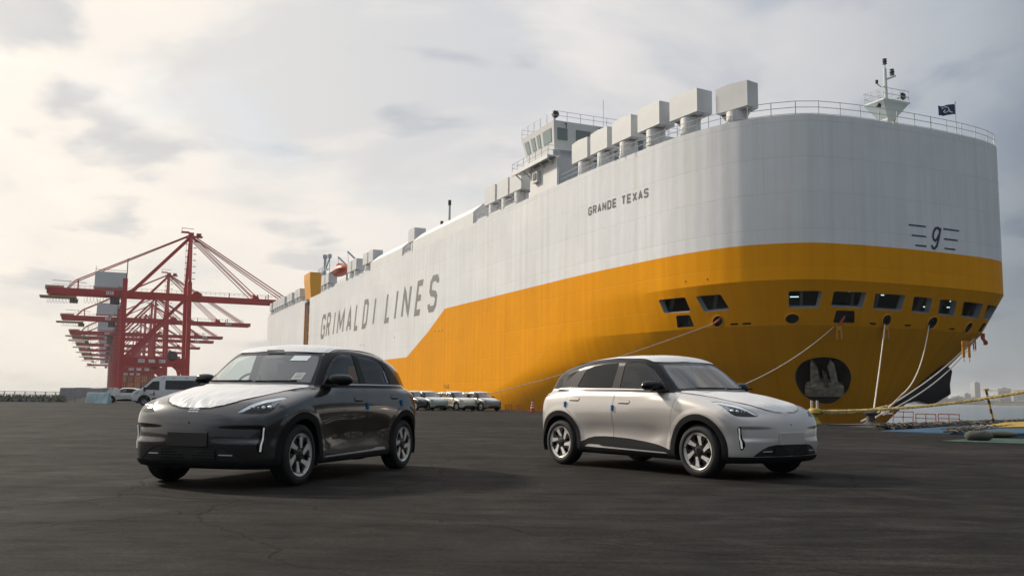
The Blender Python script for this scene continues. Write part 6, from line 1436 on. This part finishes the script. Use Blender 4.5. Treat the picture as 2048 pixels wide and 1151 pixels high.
# heavy yellow rope of the next berth with its yellow bollard
yb = gp(1630, 847.0); t = thing('yellow_bollard', yb, 0, 'yellow bollard with white posts just behind the nose of the silver car', 'bollard')
MB().lathe([(.26, 0), (.24, .1), (.17, .16), (.16, .38), (.27, .46), (.27, .60), (.20, .66), (.001, .68)], n=22).build('body', mat('bollard_yellow', (.42, .29, .03), .6, var=.3, vscale=4), t, smooth=50)
for sx in (-.12, .12): MB().tube([(sx, 0, .6), (sx, 0, 1.0)], .055, 8).build('post', mat('post_white', (.5, .48, .44), .7), t)
rope(yb+np.array([.1, 0, .55]), pd(2075, 778, 33.5), .22, .062, 'heavy yellow mooring rope stretching right past the striped pole', ROPY)
rope(yb+np.array([.1, 0.1, .48]), pd(1775, 812, 38.5), .12, .06, 'thin yellow rope slack under the heavy yellow one', ROPY)

# ------------------------------------------------------------------ clutter on the quay at the right
BLUE = mat('ramp_blue', (.012, .065, .13), .55, var=.45, vscale=1.5); YEL = mat('ramp_yellow', (.42, .26, .015), .5, var=.2, vscale=2)
def flatbox(pts, h0, h1, name, m, lab, cat, bev=.0, group=None):
    q = MB(); P = [gp(u, v) for u, v in pts]; n = len(P); V = [tuple(p+np.array([0, 0, .004])) for p in P]+[tuple(p+np.array([0, 0, h])) for p, h in zip(P, h1 if hasattr(h1, '__len__') else [h1]*n)]
    q.add(V, [tuple(range(n))[::-1], tuple(range(n, 2*n))]+[(i, (i+1) % n, (i+1) % n+n, i+n) for i in range(n)])
    return props(q.build(name, m, bevel=bev), lab, cat, group)
flatbox([(1760, 862), (1900, 868), (2200, 876), (2200, 862), (1905, 855)], 0, [.02, .05, .14, .16, .06], 'ramp_plate', BLUE, 'worn blue steel ramp plate lying on the quay at the right', 'ramp')
flatbox([(1945, 860), (2200, 864), (2200, 853), (2010, 855)], 0, [.10, .26, .38, .22], 'ramp_wedge', YEL, 'yellow painted ramp wedge on the blue plate', 'ramp')
flatbox([(1700, 853), (1790, 859), (1830, 854), (1800, 849)], 0, [.02, .10, .10, .02], 'rubber_mat', mat('mat_dark', (.035, .033, .032), .8, var=.3), 'dark rubber mat heaped below the stem', 'mat', .01)
flatbox([(1655, 850), (1760, 852), (1850, 849), (1790, 847)], 0, .05, 'steel_plate', mat('plate_brown', (.06, .05, .045), .7, var=.3), 'flat brown steel plate at the quay edge under the ropes', 'plate')
flatbox([(1880, 882), (2060, 888), (2150, 880), (1960, 876)], 0, .015, 'green_tarpaulin', mat('tarp_green', (.02, .055, .04), .8, var=.4, vscale=3), 'thin green tarpaulin spread in front of the ramp', 'tarpaulin')
SB = mat('sandbag', (.075, .075, .055), .9, var=.3, bump=.6, bscale=25)
for u, v, sx, sy, sz, lab in ((1958, 881, .34, .22, .14, 'rounded dull green sandbag in front of the blue ramp'), (1990, 874.5, .62, .22, .10, 'long flat sandbag behind the rounded one'), (1935, 868, .10, .06, .03, 'small dark cloth scrap beside the sandbags')):
    n = 14; V = []; P0 = gp(u, v)
    for i in range(n+1):
        for k in range(16):
            f_ = math.pi*i/n; t_ = 2*math.pi*k/16; r = math.sin(f_)**.6; V.append((-math.cos(f_)*sx*1.0, math.cos(t_)*r*sy, sz*.9+math.sin(t_)*r*sz*(1+.12*math.sin(5*f_+k))))
    o = MB().add(V, [(i*16+k, i*16+(k+1) % 16, (i+1)*16+(k+1) % 16, (i+1)*16+k) for i in range(n) for k in range(16)]).build('sandbag', SB, smooth=60, loc=P0); props(o, lab, 'sandbag')
# heaped old netting and rope along the ramp
NET = mat('net_brown', (.15, .13, .105), .95, var=.5, vscale=6)
def netting(path, w, h, seed, lab, cnt):
    r_ = random.Random(seed); q = MB(); P = [gp(u, v) for u, v in path]
    for k in range(cnt):
        s = r_.random()*(len(P)-1); i = int(s); p = P[i]+(P[i+1]-P[i])*(s-i); a = r_.random()*6.28; l = .2+r_.random()*.45
        p = p+np.array([r_.uniform(-w, w), r_.uniform(-w, w), .03+r_.random()*h]); d = np.array([math.cos(a), math.sin(a)*.6, r_.uniform(-.25, .25)])*l/2
        m_ = p+np.array([r_.uniform(-.06, .06), r_.uniform(-.06, .06), r_.uniform(0, .07)])
        q.tube([np.maximum(p-d, [-1e9, -1e9, .01]), m_, np.maximum(p+d, [-1e9, -1e9, .01])], .016+r_.random()*.012, 4, cap=False)
    o = link('old_netting', q.mesh('old_netting', 60, recalc=False), NET); return props(o, lab, 'netting', kind='stuff')
netting([(1760, 858), (1850, 856), (1950, 850), (2060, 846), (2150, 843)], .16, .14, 4, 'tangled brown rope and netting along the far edge of the ramp', 900)
netting([(1905, 868), (1960, 862), (2060, 856)], .13, .10, 5, 'tangled grey netting lying over the blue ramp', 420)
# striped pole with two thin lines
pp = gp(1990, 855); tp = pd(1972, 779, pp[1]); t = thing('striped_pole', pp, 0, 'leaning yellow and black striped pole beside the yellow ramp', 'pole'); dv = tp-pp
for k in range(8): MB().tube([dv*k/8, dv*(k+1)/8], .045, 10).build('band', YEL if k % 2 == 0 else BLK, t, smooth=50)
MB().box(tuple(dv), (.18, .12, .08)).build('cap', YEL, t)
for f_, lab in ((.98, 'upper thin line running right from the striped pole'), (.62, 'lower thin line running right from the striped pole')):
    A = pp+dv*f_; B = A+np.array([7.0, -2.2, .25]); props(link('thin_line', MB().tube(catenary(A, B, .03, 10), .014, 5).mesh('thin_line'), ROPE), lab, 'line', 'thin lines tied to the striped pole')
# big black moulded fender behind the stem
poly = [(1745, 822), (1818, 786), (1862, 748), (1893, 728), (1906, 741), (1901, 768), (1903, 788), (1889, 796), (1866, 810), (1838, 801)]
P0 = [pd(u, v, 80.5) for u, v in poly]; c0 = pd(1870, 770, 80.5); t = thing('dock_fender', (c0[0], c0[1], c0[2]-1.3), 0, 'black curved rubber fender edge jutting out behind the yellow stem', 'fender'); o0 = np.array(t.location)
RB = mat('rubber_black', (.010, .011, .014), .3, spec=.35)
q = MB(); n = len(P0); back = [p+np.array([.5, 3.4, .1]) for p in P0]; mid = [c0+(p-c0)*1.03+np.array([.2, 1.6, .1]) for p in P0]
q.add([tuple(p-o0) for p in P0+mid+back], [tuple(range(n))[::-1], tuple(range(2*n, 3*n))]+[(k*n+i, k*n+(i+1) % n, (k+1)*n+(i+1) % n, (k+1)*n+i) for k in (0, 1) for i in range(n)])
q.build('body', RB, t, smooth=45, bevel=.18, seg=3)

# ------------------------------------------------------------------ the hazy harbour air
HZ = bpy.data.materials.new('harbour_haze'); HZ.use_nodes = True; t = HZ.node_tree; t.nodes.clear()
o_ = t.nodes.new('ShaderNodeOutputMaterial'); pv = t.nodes.new('ShaderNodeVolumePrincipled'); pv.inputs['Color'].default_value = (.93, .92, .90, 1); pv.inputs['Density'].default_value = HAZE
pv.inputs['Anisotropy'].default_value = .1
t.links.new(pv.outputs[0], o_.inputs['Volume'])
if HAZE > 0:
    props(MB().box((0, 3340, 30), (14100, 7400, 70)).build('haze', HZ), 'thin harbour haze over water and quay', kind='stuff')
